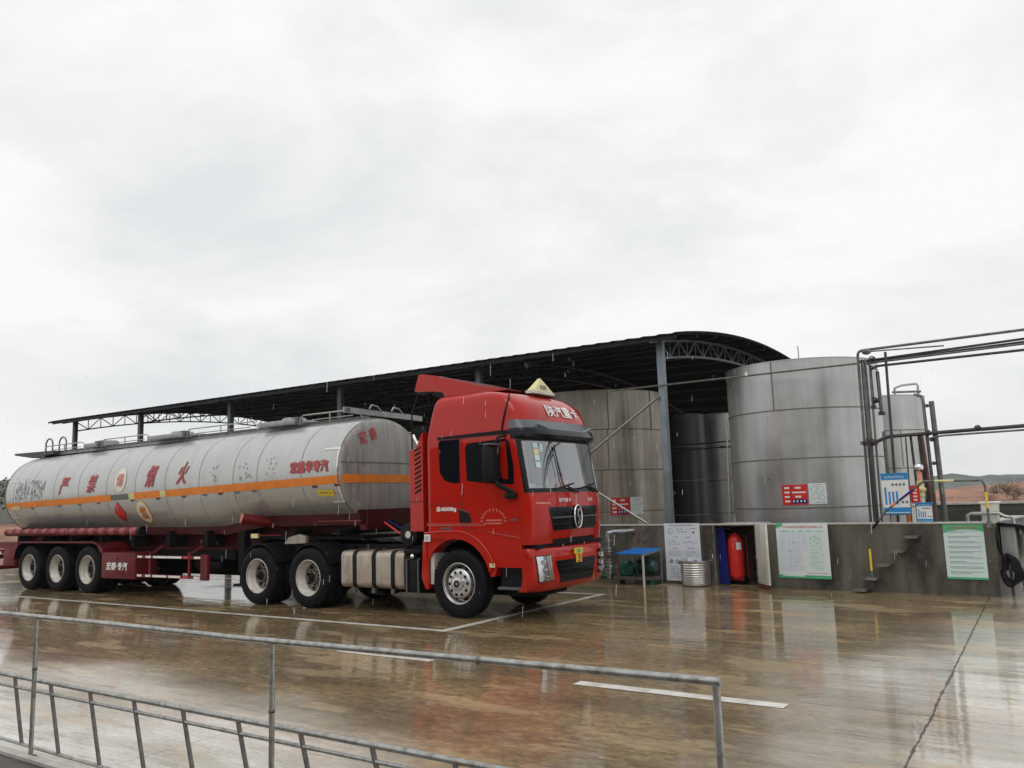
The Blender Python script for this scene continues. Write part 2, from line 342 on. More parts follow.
# ================================================================== GROUND
WA = Vector((-.6412, 5.928, 0)); WTH = -.0827          # bund wall origin and heading
def ground_mat():
    m = bpy.data.materials.new('wet_concrete'); m.use_nodes = True; t = m.node_tree; b = t.nodes['Principled BSDF']; l = t.links
    geo = t.nodes.new('ShaderNodeNewGeometry'); pos = geo.outputs['Position']
    sep = t.nodes.new('ShaderNodeSeparateXYZ'); l.new(pos, sep.inputs[0])
    def noise(sc, scale, det=6, ro=.55, off=(0,0,0)):
        mpn = t.nodes.new('ShaderNodeMapping'); mpn.inputs['Scale'].default_value = sc; mpn.inputs['Location'].default_value = off; l.new(pos, mpn.inputs['Vector'])
        nz = t.nodes.new('ShaderNodeTexNoise'); nz.inputs['Scale'].default_value = scale; nz.inputs['Detail'].default_value = det; nz.inputs['Roughness'].default_value = ro
        l.new(mpn.outputs[0], nz.inputs['Vector']); return nz.outputs['Fac']
    def math_(op, a, bb=None, c=None, clamp=False):
        n = t.nodes.new('ShaderNodeMath'); n.operation = op; n.use_clamp = clamp
        for i, q in enumerate((a, bb, c)):
            if q is None: continue
            if isinstance(q, (int, float)): n.inputs[i].default_value = q
            else: l.new(q, n.inputs[i])
        return n.outputs[0]
    def rng(v, a, bb, lo=0, hi=1, smooth=True):
        n = t.nodes.new('ShaderNodeMapRange'); n.interpolation_type = 'SMOOTHSTEP' if smooth else 'LINEAR'
        n.inputs['From Min'].default_value = a; n.inputs['From Max'].default_value = bb; n.inputs['To Min'].default_value = lo; n.inputs['To Max'].default_value = hi
        l.new(v, n.inputs['Value']); return n.outputs[0]
    def mixc(f, a, bb, blend='MIX'):
        n = t.nodes.new('ShaderNodeMix'); n.data_type = 'RGBA'; n.blend_type = blend
        if isinstance(f, (int, float)): n.inputs['Factor'].default_value = f
        else: l.new(f, n.inputs['Factor'])
        for nm, q in (('A', a), ('B', bb)):
            if isinstance(q, tuple): n.inputs[nm].default_value = (*q, 1)
            else: l.new(q, n.inputs[nm])
        return n.outputs['Result']
    X, Y = sep.outputs['X'], sep.outputs['Y']
    n_big = noise((1,1,1), .22, 5); n_mid = noise((.55,1.6,1), .8, 7, .62); n_fine = noise((.8,3,1), 3.5, 8, .7); n_red = noise((.7,1.1,1), .33, 5, .5, (13,4,0))
    base = mixc(rng(n_mid, .34, .66), (.17, .110, .042), (.47, .325, .145))
    base = mixc(rng(n_big, .45, .62, 0, .55), base, (.25, .195, .11))
    base = mixc(rng(n_red, .56, .70, 0, .55), base, (.31, .155, .05))
    # light mud left by drying puddles, streaked along the yard
    base = mixc(rng(n_fine, .54, .70, 0, .75), base, (.50, .39, .23))
    n_sp = noise((1,1.4,1), 9, 8, .75); base = mixc(rng(n_sp, .40, .62), mixc(.55, base, (.05, .035, .02)), base)
    # paler concrete lane by the railing and on the road side past the long joint
    wob = math_('MULTIPLY', math_('SUBTRACT', n_big, .5), 5.0)
    pale = rng(math_('ADD', math_('ADD', Y, math_('MULTIPLY', wob, .7)), math_('MAXIMUM', 0, math_('MULTIPLY', math_('SUBTRACT', X, 2.0), .42))), -4.4, -5.5)
    wob2 = math_('MULTIPLY', math_('SUBTRACT', n_big, .5), 6.0)
    pale2 = rng(math_('ADD', X, wob2), 6.0, 8.2, 0, .9)
    pl = math_('MAXIMUM', pale, pale2)
    palec = mixc(rng(n_mid, .35, .65), (.50, .46, .38), (.80, .77, .70))
    base = mixc(math_('MULTIPLY', pl, rng(n_fine, .3, .5, .6, 1)), base, palec)
    n_f2 = noise((1,2.6,1), 14, 8, .8); base = mixc(rng(n_f2, .36, .60), mixc(.30, base, (.08, .06, .045)), base)
    n_st = noise((.35,3.2,1), 2.4, 7, .65, (7,2,0)); base = mixc(math_('MULTIPLY', rng(n_st, .56, .66), .38), base, (.12, .085, .055))
    wet = noise((.5,1.5,1), 1.0, 9, .62, (3,9,0)); dry = rng(wet, .545, .585)
    base = mixc(math_('MULTIPLY', dry, .28), base, (.50, .37, .21))
    n_dr = noise((1,2.2,1), 26, 4, .6, (1,5,0)); base = mixc(rng(n_dr, .66, .72, 0, .6), base, (.62, .57, .48))
    # expansion joints
    jn = math_('MULTIPLY', math_('SUBTRACT', noise((1,1,1), 2.2, 4), .5), .045)
    jw = rng(noise((1,1,1), 5, 3), .3, .7, .004, .016)
    def joint(v, at, strength=1.0):
        d = math_('ABSOLUTE', math_('ADD', math_('SUBTRACT', v, at), jn))
        return math_('MULTIPLY', math_('LESS_THAN', d, jw), strength)
    def per(v, off, p, st):
        a = math_('ADD', math_('ADD', v, -off), jn); mo = math_('PINGPONG', a, p/2)
        return math_('MULTIPLY', math_('LESS_THAN', mo, math_('MULTIPLY', jw, .45)), st)
    xj = math_('ADD', X, math_('MULTIPLY', Y, .037))
    j = math_('MAXIMUM', joint(xj, 6.88), math_('MAXIMUM', math_('MULTIPLY', joint(Y, -2.86, .7), math_('GREATER_THAN', X, 4.6)), math_('MAXIMUM', math_('MULTIPLY', per(X, 2.3, 4.6, .55), math_('LESS_THAN', X, 6.0)), per(Y, 2.2, 5.06, .4))))
    base = mixc(math_('MULTIPLY', j, .85), base, (.02, .016, .012))
    l.new(base, b.inputs['Base Color'])
    # dirt yard beyond
    b.inputs['Roughness'].default_value = .55; b.inputs['Specular IOR Level'].default_value = .3
    b.inputs['Coat Weight'].default_value = 1; b.inputs['Coat IOR'].default_value = 1.42
    l.new(rng(wet, .50, .60, .006, .09), b.inputs['Coat Roughness'])
    l.new(math_('MULTIPLY', rng(wet, .545, .62, 1.0, .45), math_('SUBTRACT', 1.0, math_('MULTIPLY', j, .8))), b.inputs['Coat Weight'])
    bn = t.nodes.new('ShaderNodeBump'); bn.inputs['Strength'].default_value = .38; bn.inputs['Distance'].default_value = .012
    l.new(noise((.8,4.0,1), 1.5, 5, .5), bn.inputs['Height'])
    bn3 = t.nodes.new('ShaderNodeBump'); bn3.inputs['Strength'].default_value = .16; bn3.inputs['Distance'].default_value = .002
    l.new(noise((1,1.6,1), 22, 3, .6), bn3.inputs['Height']); l.new(bn.outputs[0], bn3.inputs['Normal']); l.new(bn3.outputs[0], b.inputs['Coat Normal'])
    bn2 = t.nodes.new('ShaderNodeBump'); bn2.inputs['Strength'].default_value = .5; bn2.inputs['Distance'].default_value = .01
    l.new(noise((1,1,1), 18, 6, .7), bn2.inputs['Height']); l.new(bn2.outputs[0], b.inputs['Normal'])
    return m
M['ground'] = ground_mat()
g = MB()
xs = [-700,-200,-60,-30,-15,-5,0,5,10,20,40,100,700]; ys = [-200,-60,-20,-7.04,-3,0,6,15,30,60,150,500,1200]
g.add([(x,y,0) for y in ys for x in xs], [[j*len(xs)+i, j*len(xs)+i+1, (j+1)*len(xs)+i+1, (j+1)*len(xs)+i] for j in range(len(ys)-1) for i in range(len(xs)-1)], 'ground')
tag(g.build('ground', fix=False), kind='structure')
k = MB(); k.box((-40,-7.10,-.05), (12,-7.04,.035), 'conc_top'); k.box((-40,-7.36,-.05), (12,-7.10,.012), mat('gutter_mud',(.05,.038,.028),.5,0,.5,6))
k.box((-40,-12,-.04), (12,-7.36,.03), mat('muddy_verge',(.07,.05,.035),.7,0,.5,4))
tag(k.build('kerb'), kind='structure')
# painted lines, worn
def line_mat():
    m = mat('road_paint', (.80, .78, .72), .4, 0, .1, 6, (.30, .25, .18), .6, (2.5, 2.5, 2.5), coat=.5)
    return m
M['line'] = line_mat()
def ground_line(name, x0, y0, x1, y1):
    b = MB(); n = max(1, int(max(abs(x1-x0), abs(y1-y0))/.5)); 
    if abs(x1-x0) > abs(y1-y0):
        for i in range(n):
            a = x0+(x1-x0)*i/n; c = x0+(x1-x0)*(i+1)/n; b.add([(a,y0,.004),(c,y0,.004),(c,y1,.004),(a,y1,.004)], [(0,1,2,3)], 'line')
    else:
        for i in range(n):
            a = y0+(y1-y0)*i/n; c = y0+(y1-y0)*(i+1)/n; b.add([(x0,a,.004),(x1,a,.004),(x1,c,.004),(x0,c,.004)], [(0,1,2,3)], 'line')
    return tag(b.build(name), kind='structure')
ground_line('parking_line', -11.75, -1.08, .50, -.97)
ground_line('parking_line', .50, -1.10, .64, 3.62)
ground_line('parking_line', -11.75, 3.51, .50, 3.62)
ground_line('lane_line', 3.90, -3.13, 5.92, -2.97)
ground_line('lane_line', .35, -2.86, 1.86, -2.70)

# ================================================================== TRACTOR TRUCK
truck = thing('tractor_truck', 'red high-roof tractor truck with dark sun visor, parked in front of the tanks', 'truck')
YC = 1.075
def tab(tb, z):
    if z <= tb[0][0]: return tb[0][1]
    for (a, x), (b, y) in zip(tb, tb[1:]):
        if z <= b: return x+(y-x)*(z-a)/(b-a)
    return tb[-1][1]
XF = [(.4,1.49),(1.10,1.50),(1.3,1.53),(1.6,1.54),(1.88,1.52),(2.3,1.45),(2.72,1.38),(2.95,1.34),(3.10,1.30),(3.25,1.22),(3.36,1.10),(3.43,.98),(3.47,.84),(3.50,.66),(3.53,.3)]
HW = [(2.6,1.075),(2.8,1.07),(3.1,1.055),(3.3,1.045),(3.38,1.025),(3.43,1.0),(3.47,.95),(3.50,.87),(3.53,.66)]
XR = [(2.8,-.60),(3.1,-.53),(3.36,-.45),(3.47,-.41),(3.50,-.37),(3.53,-.28)]
A_ = .30; NN = 3.4
def cab_x(y, z, extra=0.0):
    t = min(.999, abs((y-YC)/tab(HW, z)))
    return tab(XF, z)+extra-A_+A_*(1-t**NN)**(1/NN)
SIDE = (.015, .05, .2, .4, .6, .8, .95)
def section(z, xf=None, hw=None, xr=None, a=A_, nf=26):
    xf = tab(XF, z) if xf is None else xf; hw = tab(HW, z) if hw is None else hw; xr = tab(XR, z) if xr is None else xr
    pts = []
    rc = .07
    for i in range(4):
        an = PI/2*i/3; pts.append((xr+rc-rc*math.cos(PI/2-an)*1.0 if False else xr+rc*(1-math.sin(an)) if False else xr+rc-rc*math.cos(an), YC-hw+rc-rc*math.sin(an), z))
    for q in SIDE: pts.append((xr+rc+(xf-a-xr-rc)*q, YC-hw, z))
    for i in range(nf+1):
        an = PI*i/nf; cx, sx = math.cos(an), math.sin(an)
        y = YC-hw*math.copysign(abs(cx)**(2/NN), cx); x = xf-a+a*abs(sx)**(2/NN); pts.append((x, y, z))
    for q in SIDE[::-1]: pts.append((xr+rc+(xf-a-xr-rc)*q, YC+hw, z))
    for i in range(3, -1, -1):
        an = PI/2*i/3; pts.append((xr+rc-rc*math.cos(an), YC+hw-rc+rc*math.sin(an), z))
    return pts
zl = [1.12,1.16,1.28,1.45,1.65,1.80,1.88,1.945,2.15,2.33,2.50,2.66,2.74,2.80,2.95,3.05,3.15,3.25,3.32,3.38,3.42,3.455,3.485,3.51,3.53]
secs = [section(z) for z in zl]; n = len(secs[0]); F0 = 11
for s_ in secs[:2]:   # the wheel arch: lift the lower shell behind the front panel
    pass
shell = MB(); ws = MB()
allv = [p for q in secs for p in q]
fr_, fw_, fb_ = [], [], []
for i in range(len(secs)-1):
    for j in range(n):
        f = [i*n+j, i*n+(j+1) % n, (i+1)*n+(j+1) % n, (i+1)*n+j]
        zm = (zl[i]+zl[i+1])/2; a = j-F0
        if 1.94 < zm < 2.68 and 3 <= a < 23: fw_.append(f)
        elif 1.88 < zm < 2.80 and 1 <= a < 25: fb_.append(f)
        elif zm < 1.28 and max(allv[f[0]][0], allv[f[1]][0]) < .85: continue
        else: fr_.append(f)
shell.add(allv, fr_, 'red', True); shell.add(allv, fb_, 'black_gloss', True)
shell.add(secs[-1], [list(range(n))], 'red')
cab = shell.build('cab', truck, fix=True)
ws.add(allv, fw_, 'glass', True); ws.build('windscreen', cab)
# interior
b = MB(); b.box((-.5,.06,1.3), (-.46,2.09,2.7), 'dark'); b.box((-.46,.05,1.25), (1.15,2.1,1.32), 'dark')
b.build('cab_floor', cab)
b = MB(); b.box((.95,.12,1.55), (1.30,2.03,1.93), 'dark', .06); b.box((1.0,.25,1.93), (1.28,1.9,1.95), M['silver'], .01)
b.box((1.10,.45,1.95), (1.26,.75,1.99), 'teal', .01); b.box((1.12,.22,1.95), (1.24,.42,2.02), 'white', .02)
b.sphere((1.20,1.14,2.02), .15, 'orangeskin', sc=(.55,1.3,.8)); b.box((1.05,.55,1.95),(1.26,.95,1.985),'paper',.01); b.tube([(1.14,.88,1.95),(1.14,.88,2.12)], .03, 'white'); b.tube([(1.14,1.5,1.95),(1.14,1.5,2.08)], .03, 'white')
b.build('dashboard', cab)
b = MB(); b.tube([(1.02+.06*math.sin(t)*1, 1.55+.22*math.cos(t), 2.0+.2*math.sin(t)) for t in [2*PI*i/20 for i in range(20)]], .018, 'black', 8, closed=True); b.bar((1.0,1.35,2.0),(1.0,1.75,2.0),.03,.03,'black'); b.bar((.99,1.55,2.0),(1.15,1.55,1.8),.05,.05,'black')
b.build('steering_wheel', cab)
for yy in (.5, 1.6):
    b = MB(); b.box((.1,yy-.24,1.32), (.62,yy+.24,1.62), M['dark'], .05); b.box((.02,yy-.24,1.55), (.18,yy+.24,2.3), M['dark'], .05); b.box((.04,yy-.14,2.32), (.15,yy+.14,2.5), M['dark'], .04); b.build('seat', cab)
b = MB()
for i in range(9): b.tube([(-.40, .3+i*.18, 1.5), (-.40, .3+i*.18, 2.68)], .09, M['silver'], 8)
b.build('curtain', cab)
# windscreen stickers
b = MB()
for z, c in ((2.60,'sticker'),(2.50,'paleyellow'),(2.41,'sticker'),(2.30,'sticker')):
    xx = cab_x(.24, z, .004); b.add([(xx+.0,.20,z-.045),(cab_x(.30,z-.045,.006),.30,z-.045),(cab_x(.30,z+.04,.006),.30,z+.04),(cab_x(.20,z+.04,.006),.20,z+.04)], [(0,1,2,3)], c)
b.add([(cab_x(.34,2.58,.008),.34,2.5),(cab_x(.42,2.58,.008),.42,2.5),(cab_x(.42,2.6,.008),.42,2.62),(cab_x(.34,2.6,.008),.34,2.62)], [(0,1,2,3)], 'sticker')
b.build('windscreen_sticker', cab)
# wipers
for y0 in (.55, 1.25):
    b = MB(); pts = [(cab_x(y0+i*.075, 1.93+i*.008, .03), y0+i*.075, 1.93+i*.012) for i in range(8)]
    b.tube(pts, .012, 'black', 6); b.tube([pts[4], (cab_x(y0+.62,1.86,.03), y0+.62, 1.87)], .014, 'black', 6); b.build('wiper', cab)
# sun visor
b = MB(); vs_ = []
for z, e in ((2.70,.005),(2.71,.09),(2.76,.125),(2.86,.11),(2.93,.05),(2.99,.010)):
    vs_.append([(x+e*(1 if True else 0)*max(0, min(1, (x-1.0)/.36)), YC+(y-YC)*(1+.02*(e > .05)), z) for (x, y, zz) in section(z, xf=tab(XF, z))[F0:F0+27]])
nn_ = 27
flat = [p for q in vs_ for p in q]
lo = [[i*nn_+j, i*nn_+j+1, (i+1)*nn_+j+1, (i+1)*nn_+j] for i in range(0, 3) for j in range(nn_-1)]
hi = [[i*nn_+j, i*nn_+j+1, (i+1)*nn_+j+1, (i+1)*nn_+j] for i in range(3, 5) for j in range(nn_-1)]
b.add(flat, lo, 'black_gloss', True); b.add(flat, hi, 'silver', True); b.build('sun_visor', truck)
b = MB()
pts = [(cab_x(y, 2.9, .10), y, 2.925-.075*min(1, max(0, (y-.24)/.30))+.075*min(1, max(0, (y-1.62)/.28))) for y in [.26+.0543*i for i in range(31)]]
b.tube(pts, .020, M['column'], 8); b.build('visor_trim', truck)
# forehead lettering + marker
b = MB(); add_text(b, '陕汽重卡', .24, lambda u, v: (cab_x(1.24+u, 3.17+v, .012), 1.24+u, 3.17+v), 'white', .005, cut=.06, fit=(.98, .19), out=(1,0,0)); b.build('lettering', cab)
# roof deflector
b = MB(); b.prism([(-1.06,3.66),(-.97,3.93),(-.90,3.945),(-.55,3.87),(0,3.71),(.45,3.58),(.86,3.50),(.5,3.50),(-.1,3.51),(-.40,3.52),(-.46,3.60)], 'y', .28, 1.87, 'red')
b.box((-1.03,.29,3.615),(-.46,1.86,3.64),'black'); b.box((-.92,.45,3.46),(-.86,.49,3.66),'dark'); b.box((-.5,.45,3.3),(-.44,.49,3.64),'dark')  # black plate added to keep the underside dark instead of mirroring brightness
b.build('roof_deflector', truck)
# roof warning sign (triangular lamp)
b = MB(); b.box((.84,.82,3.485), (1.0,1.46,3.53), 'offwhite'); b.add([(.84,.86,3.53),(1.0,.86,3.53),(1.0,1.42,3.53),(.84,1.42,3.53),(.90,1.12,3.755),(.94,1.14,3.755)], [(0,3,2,1),(0,1,5,4),(1,2,5),(2,3,4,5),(3,0,4)], 'paleyellow')
add_text(b, '危险', .12, lambda u, v: (1.0-.06*(.07+v)/.225+.006, 1.14+u, 3.60+v), 'ink', .002, fit=(.2,.08), out=(1,0,0)); b.build('hazard_roof_sign', truck)
# dark roof band seam
b = MB(); b.tube([(.93,-.006,2.80),(.95,-.003,2.95),(.99,.01,3.10),(1.02,.03,3.22),(1.03,.075,3.33),(1.0,.13,3.40)], .014, 'black', 6); b.build('roof_strap', cab)
# side windows and trim (near side and far side)
def side_poly(mb, poly, mt, out_=.004, th=.004, far=False):
    y0 = YC-1.075-out_ if not far else YC+1.075+out_
    mb.prism(poly, 'y', y0, y0+(th if not far else -th), mt)
for far in (False, True):
    b = MB(); side_poly(b, [(-.32,2.72),(-.28,2.76),(.10,2.76),(.10,2.08),(-.02,2.07),(-.20,2.12),(-.30,2.25)], 'glass_dark', .006, .01, far); b.build('rear_side_window', cab)
    b = MB(); side_poly(b, [(.22,2.62),(.27,2.68),(.98,2.71),(1.06,2.66),(1.13,2.30),(1.13,2.02),(.80,2.03),(.24,2.10)], 'black_gloss', .006, .01, far)
    side_poly(b, [(.89,2.66),(1.00,2.67),(1.03,2.30),(1.03,2.10),(.93,2.10),(.88,2.3)], 'red', .010, .006, far); b.build('door_window', cab)
    b = MB(); side_poly(b, [(-.34,2.775),(1.14,2.78),(1.12,2.83),(.9,2.84),(-.34,2.815)], 'black', .012, .018, far); b.build('drip_rail', cab)
# door outline grooves
b = MB()
for pl in ([(.14,2.80),(.14,2.05),(.14,1.45)], [(1.19,1.95),(1.20,1.60),(1.21,1.30)], [(-.60,1.42),(.14,1.42),(.55,1.42)], [(-.6,1.74),(-.1,1.76),(.14,1.74)], [(.14,1.45),(.20,1.36),(.6,1.32),(1.21,1.28)]):
    for (x0, z0), (x1, z1) in zip(pl, pl[1:]): b.bar((x0,-.001,z0),(x1,-.001,z1),.006,.010,M['rust_red'],(0,1,0))
b.build('door_seam', cab)
b = MB(); side_poly(b, [(.07,1.66),(.22,1.63),(.30,1.54),(.31,1.44),(.08,1.44)], 'black', .006, .01); b.bar((.09,-.016,1.665),(.27,-.016,1.61),.012,.012,'silver'); b.build('door_handle', cab)
b = MB(); side_poly(b, [(-.58,1.415),(-.58,1.435),(.57,1.425),(.57,1.41)], M['fadered'], .006, .006); b.build('side_moulding', cab)
# side lettering
b = MB(); fm = lambda cx, cz: (lambda u, v: (cx+u, -.0085, cz+v))
add_text(b, '总40000kg', .12, fm(-.18, 1.67), 'white', .004, fit=(.40,.085))
for i in range(11):
    an = PI*(i/10.0); cx, cz = .735-.22*math.cos(an), 1.475+.17*math.sin(an); ca, sa = math.cos(PI/2-an), math.sin(PI/2-an)
    for q in range(3):
        for (u0, v0, u1, v1) in ((-.016, -.02+q*.016, .016, -.013+q*.016),):
            b.add([(cx+u*ca+v*sa, -.0085, cz-u*sa+v*ca) for u, v in ((u0,v0),(u1,v0),(u1,v1),(u0,v1))], [(0,1,2,3)], M['fadered'])
    b.add([(cx+u*ca+v*sa, -.0085, cz-u*sa+v*ca) for u, v in ((-.004,-.026),(.004,-.026),(.004,.028),(-.004,.028))], [(0,1,2,3)], M['fadered'])
for i in range(9): b.box((.60+i*.033,-.0085,1.475),(.622+i*.033,-.004,1.50),M['fadered'])
for i in range(10): b.box((.56+i*.034,-.0085,1.43),(.582+i*.034,-.004,1.452),M['fadered'])
for i in range(4): b.box((1.05+i*.035,-.0085,1.475),(1.073+i*.035,-.004,1.505),M['silver'])
b.build('door_lettering', cab)
b = MB(); b.box((-.30,-.009,1.36),(-.08,-.002,1.385),'silver'); b.build('side_badge', cab)
# front panel: grille, badge, lettering
b = MB()
def front_patch(mb, poly, mt, e=.006, cut=14):
    # poly given as (y,z) top row and bottom row lists
    top, bot = poly; vs = []
    for i in range(cut+1):
        t = i/cut
        yt = top[0][0]+(top[1][0]-top[0][0])*t; zt = top[0][1]+(top[1][1]-top[0][1])*t
        yb = bot[0][0]+(bot[1][0]-bot[0][0])*t; zb = bot[0][1]+(bot[1][1]-bot[0][1])*t
        for s_ in range(5):
            y = yt+(yb-yt)*s_/4; z = zt+(zb-zt)*s_/4; vs.append((front_x(y, z, e), y, z))
    mb.add(vs, [[i*5+s_, (i+1)*5+s_, (i+1)*5+s_+1, i*5+s_+1] for i in range(cut) for s_ in range(4)], mt, True)
BX = [(.43,1.42),(.50,1.50),(.62,1.53),(.90,1.53),(1.0,1.52),(1.06,1.49)]
def front_x(y, z, e):
    if z > 1.1: return cab_x(y, z, e)
    t = min(.999, abs((y-YC)/1.09)); return tab(BX, z)+e-A_+A_*(1-t**NN)**(1/NN)
front_patch(b, ([(.34,1.66),(1.81,1.66)], [(.44,1.31),(1.71,1.31)]), 'black_gloss', .006)
for z in (1.60, 1.50, 1.40):
    pts = [(front_x(.40+i*.0675,z,.016), .40+i*.0675, z) for i in range(21)]; b.tube(pts, .009 if z != 1.5 else .012, 'silver' if z == 1.5 else 'black', 6)
for i in range(14): b.tube([(front_x(.46+i*.094,1.64,.006),.46+i*.094,1.64),(front_x(.46+i*.094,1.33,.006),.46+i*.094,1.33)],.006,'black',5)
b.build('grille', cab)
b = MB(); cx_ = front_x(1.075,1.5,.035)
b.prism([(1.10+.10*math.cos(2*PI*i/24), 1.50+.16*math.sin(2*PI*i/24)) for i in range(24)],'x',cx_-.02,cx_-.012,'black'); b.tube([(cx_, 1.10+.112*math.cos(t), 1.50+.175*math.sin(t)) for t in [2*PI*i/28 for i in range(28)]], .014, 'chrome', 8, closed=True)
b.prism([(1.06,1.62),(1.15,1.62),(1.15,1.585),(1.10,1.585),(1.10,1.53),(1.15,1.49),(1.15,1.42),(1.10,1.375),(1.06,1.375),(1.06,1.41),(1.09,1.43),(1.09,1.47),(1.06,1.50),(1.05,1.54)], 'x', cx_-.01, cx_+.016, 'chrome')
b.build('emblem', cab)
b = MB(); add_text(b, '陕汽重卡', .08, lambda u, v: (front_x(.78+u,1.76+v,.010),.78+u,1.76+v), 'white', .0015, fit=(.34,.06), out=(1,0,0))
add_text(b, 'X3000', .06, lambda u, v: (front_x(1.55+u,1.76+v,.010),1.55+u,1.76+v), 'white', .001, fit=(.17,.05), out=(1,0,0)); b.build('front_lettering', cab)
b = MB(); front_patch(b, ([(.10,1.74),(.40,1.73)], [(.10,1.715),(.38,1.705)]), M['fadered'], .004, 4); b.build('corner_trim', cab)
b = MB(); front_patch(b, ([(.44,1.185),(1.71,1.185)], [(.46,1.105),(1.69,1.105)]), 'black', .006)
b.box((1.15,.1,1.05),(1.44,2.05,1.12),'black'); b.build('lower_intake', truck)
# bumper
bz = [.43,.45,.50,.62,.75,.90,1.0,1.05,1.065]
bs = [section(z, xf=tab(BX, z)-(.02 if z > 1.06 else 0), hw=1.08 if z > .44 else 1.05, xr=1.24) for z in bz]
b = MB(); b.loft(bs, 'red'); bump = b.build('bumper', truck)
b = MB(); front_patch(b, ([(.47,.86),(1.68,.86)], [(.60,.53),(1.55,.53)]), 'black_gloss', .006)
for z in (.80,.72,.64,.57): b.tube([(front_x(.58+i*.05,z,.012),.58+i*.05,z) for i in range(21)], .008, 'black', 5)
b.build('bumper_grille', bump)
for far in (0, 1):
    mir = (lambda y: y) if not far else (lambda y: 2*YC-y)
    b = MB(); front_patch(b, ([(mir(.06),.96),(mir(.36),.96)], [(mir(.10),.57),(mir(.41),.58)]), 'black_gloss', .004, 6)
    front_patch(b, ([(mir(.075),.945),(mir(.345),.945)], [(mir(.115),.585),(mir(.395),.595)]), 'chrome', .007, 6)
    for (y, z, r) in ((.21,.87,.06),(.235,.75,.06),(.26,.65,.05)):
        x = front_x(mir(y), z, .012); b.lathe([(r,0),(r*.8,-.012),(r*.45,-.02),(.001,-.02)], (x, mir(y), z), 'x', 'chrome', 18); b.sphere((x, mir(y), z), r*.35, 'white', 8, 6)
    b.build('headlight', bump)
    b = MB(); front_patch(b, ([(mir(.065),.955),(mir(.35),.955)], [(mir(.105),.575),(mir(.405),.585)]), 'lens', .03, 6); b.build('headlight_lens', bump)
b = MB(); x = front_x(1.1,.9,.02)
b.prism([(.96,1.02),(1.22,1.02),(1.22,.93),(1.18,.93),(1.18,.80),(1.01,.80),(1.01,.93),(.96,.93)], 'x', x, x+.012, 'yellow')
b.prism([(1.045,1.0),(1.135,1.0),(1.16,.965),(1.09,.94),(1.02,.965)], 'x', x+.012, x+.016, 'signgreen'); add_text(b, '3', .14, lambda u, v: (x+.0145, 1.095+u, .865+v), 'signred', .004, fit=(.09,.11), out=(1,0,0))
b.build('hazard_sticker', bump)
b = MB(); b.tube([(front_x(.70,1.08,.02),.70,1.06),(front_x(.70,1.1,.03),.70,1.10)],.008,'chrome',6); b.tube([(front_x(1.35,1.08,.02),1.35,1.06),(front_x(1.35,1.1,.03),1.35,1.10)],.008,'chrome',6); b.build('tow_cover', bump)
# lower side: fender with wheel arch, step, liner
def arc(cx, cz, r, a0, a1, n=18): return [(cx+r*math.cos(a0+(a1-a0)*i/n), cz+r*math.sin(a0+(a1-a0)*i/n)) for i in range(n+1)]
for far in (0, 1):
    y0, y1 = (-.004, .26) if not far else (2.154, 1.89)
    b = MB(); inner = arc(0, .545, .665, R(8), R(172), 20)
    outer = [(-.66,.60),(-.64,1.10),(-.63,1.30),(1.23,1.30),(1.23,.79),(.80,.79)]
    b.prism([(-.60,.43)] + [(-.665,.60)] + [(-.64,1.10),(-.63,1.285),(1.235,1.285),(1.235,.79),(.78,.79),(.73,.66)] + inner, 'y', y0, y1, 'red'); b.build('fender', truck)
    yo = -.03 if not far else 2.18
    b = MB(); o_ = arc(0, .545, .80, R(20), R(105), 16)
    lip = [(x, z) for x, z in arc(.0, .545, .665, R(14), R(100), 16)] + [(-.60,1.215),(-.63,1.31),(.10,1.335)] + arc(0, .545, .79, R(72), R(20), 10)
    b.prism(lip, 'y', yo, yo+(.04 if not far else -.04), 'red')
    yt = yo+(.012 if not far else -.012)
    b.tube([(-.62,yt,1.30),(-.3,yt,1.322),(.10,yt,1.325)] + [(x, yt, z) for x, z in arc(0, .545, .78, R(74), R(20), 12)], .022, 'red', 10)
    b.tube([(x, yt, z) for x, z in arc(0, .545, .672, R(14), R(100), 14)], .012, 'red', 8); b.build('arch_lip', truck)
    b = MB(); yk = -.002 if not far else 2.152; b.tube([(-.60,yk,1.452),(-.1,yk,1.448),(.50,yk,1.44)], .010, 'red', 8); b.tube([(.62,yk,1.31),(.9,yk,1.27),(1.22,yk,1.22)], .016, 'red', 8); b.build('body_crease', cab)
    b = MB(); lo_ = arc(0, .545, .66, R(0), R(180), 20)
    for q in range(20):
        (xa, za), (xb, zb) = lo_[q], lo_[q+1]; ya, yb = (.26, .75) if not far else (1.4, 1.89); b.add([(xa,ya,za),(xb,ya,zb),(xb,yb,zb),(xa,yb,za)], [(0,1,2,3)], 'black')
    b.build('arch_liner', truck)
    b = MB(); ys_ = (.02,.5) if not far else (1.65,2.13); b.box((.76,ys_[0]+.10,.45),(1.24,ys_[1],.79),'black'); b.box((.76,ys_[0],.46),(1.24,ys_[1],.50),'silver',.01); b.box((.80,ys_[0]+.03,.74),(1.23,ys_[1],.785),'black'); b.build('entry_step', truck)
b = MB(); b.box((-.62,-.038,1.17),(-.50,-.030,1.28),'white'); b.box((-.60,-.040,1.19),(-.53,-.038,1.255),M['inkpale']); b.box((.66,-.036,.79),(.76,-.031,.85),'paleyellow'); b.build('side_sticker', truck)
b = MB(); b.prism([(-.665,1.20),(-.60,1.20),(-.56,.43),(-.62,.43),(-.70,.6)],'y',-.02,.03,'red'); b.build('rear_arch_flap', truck)
b = MB(); b.box((-.57,.05,.5),(-.50,.6,1.1),M['offwhite']); b.build('mud_flap', truck)
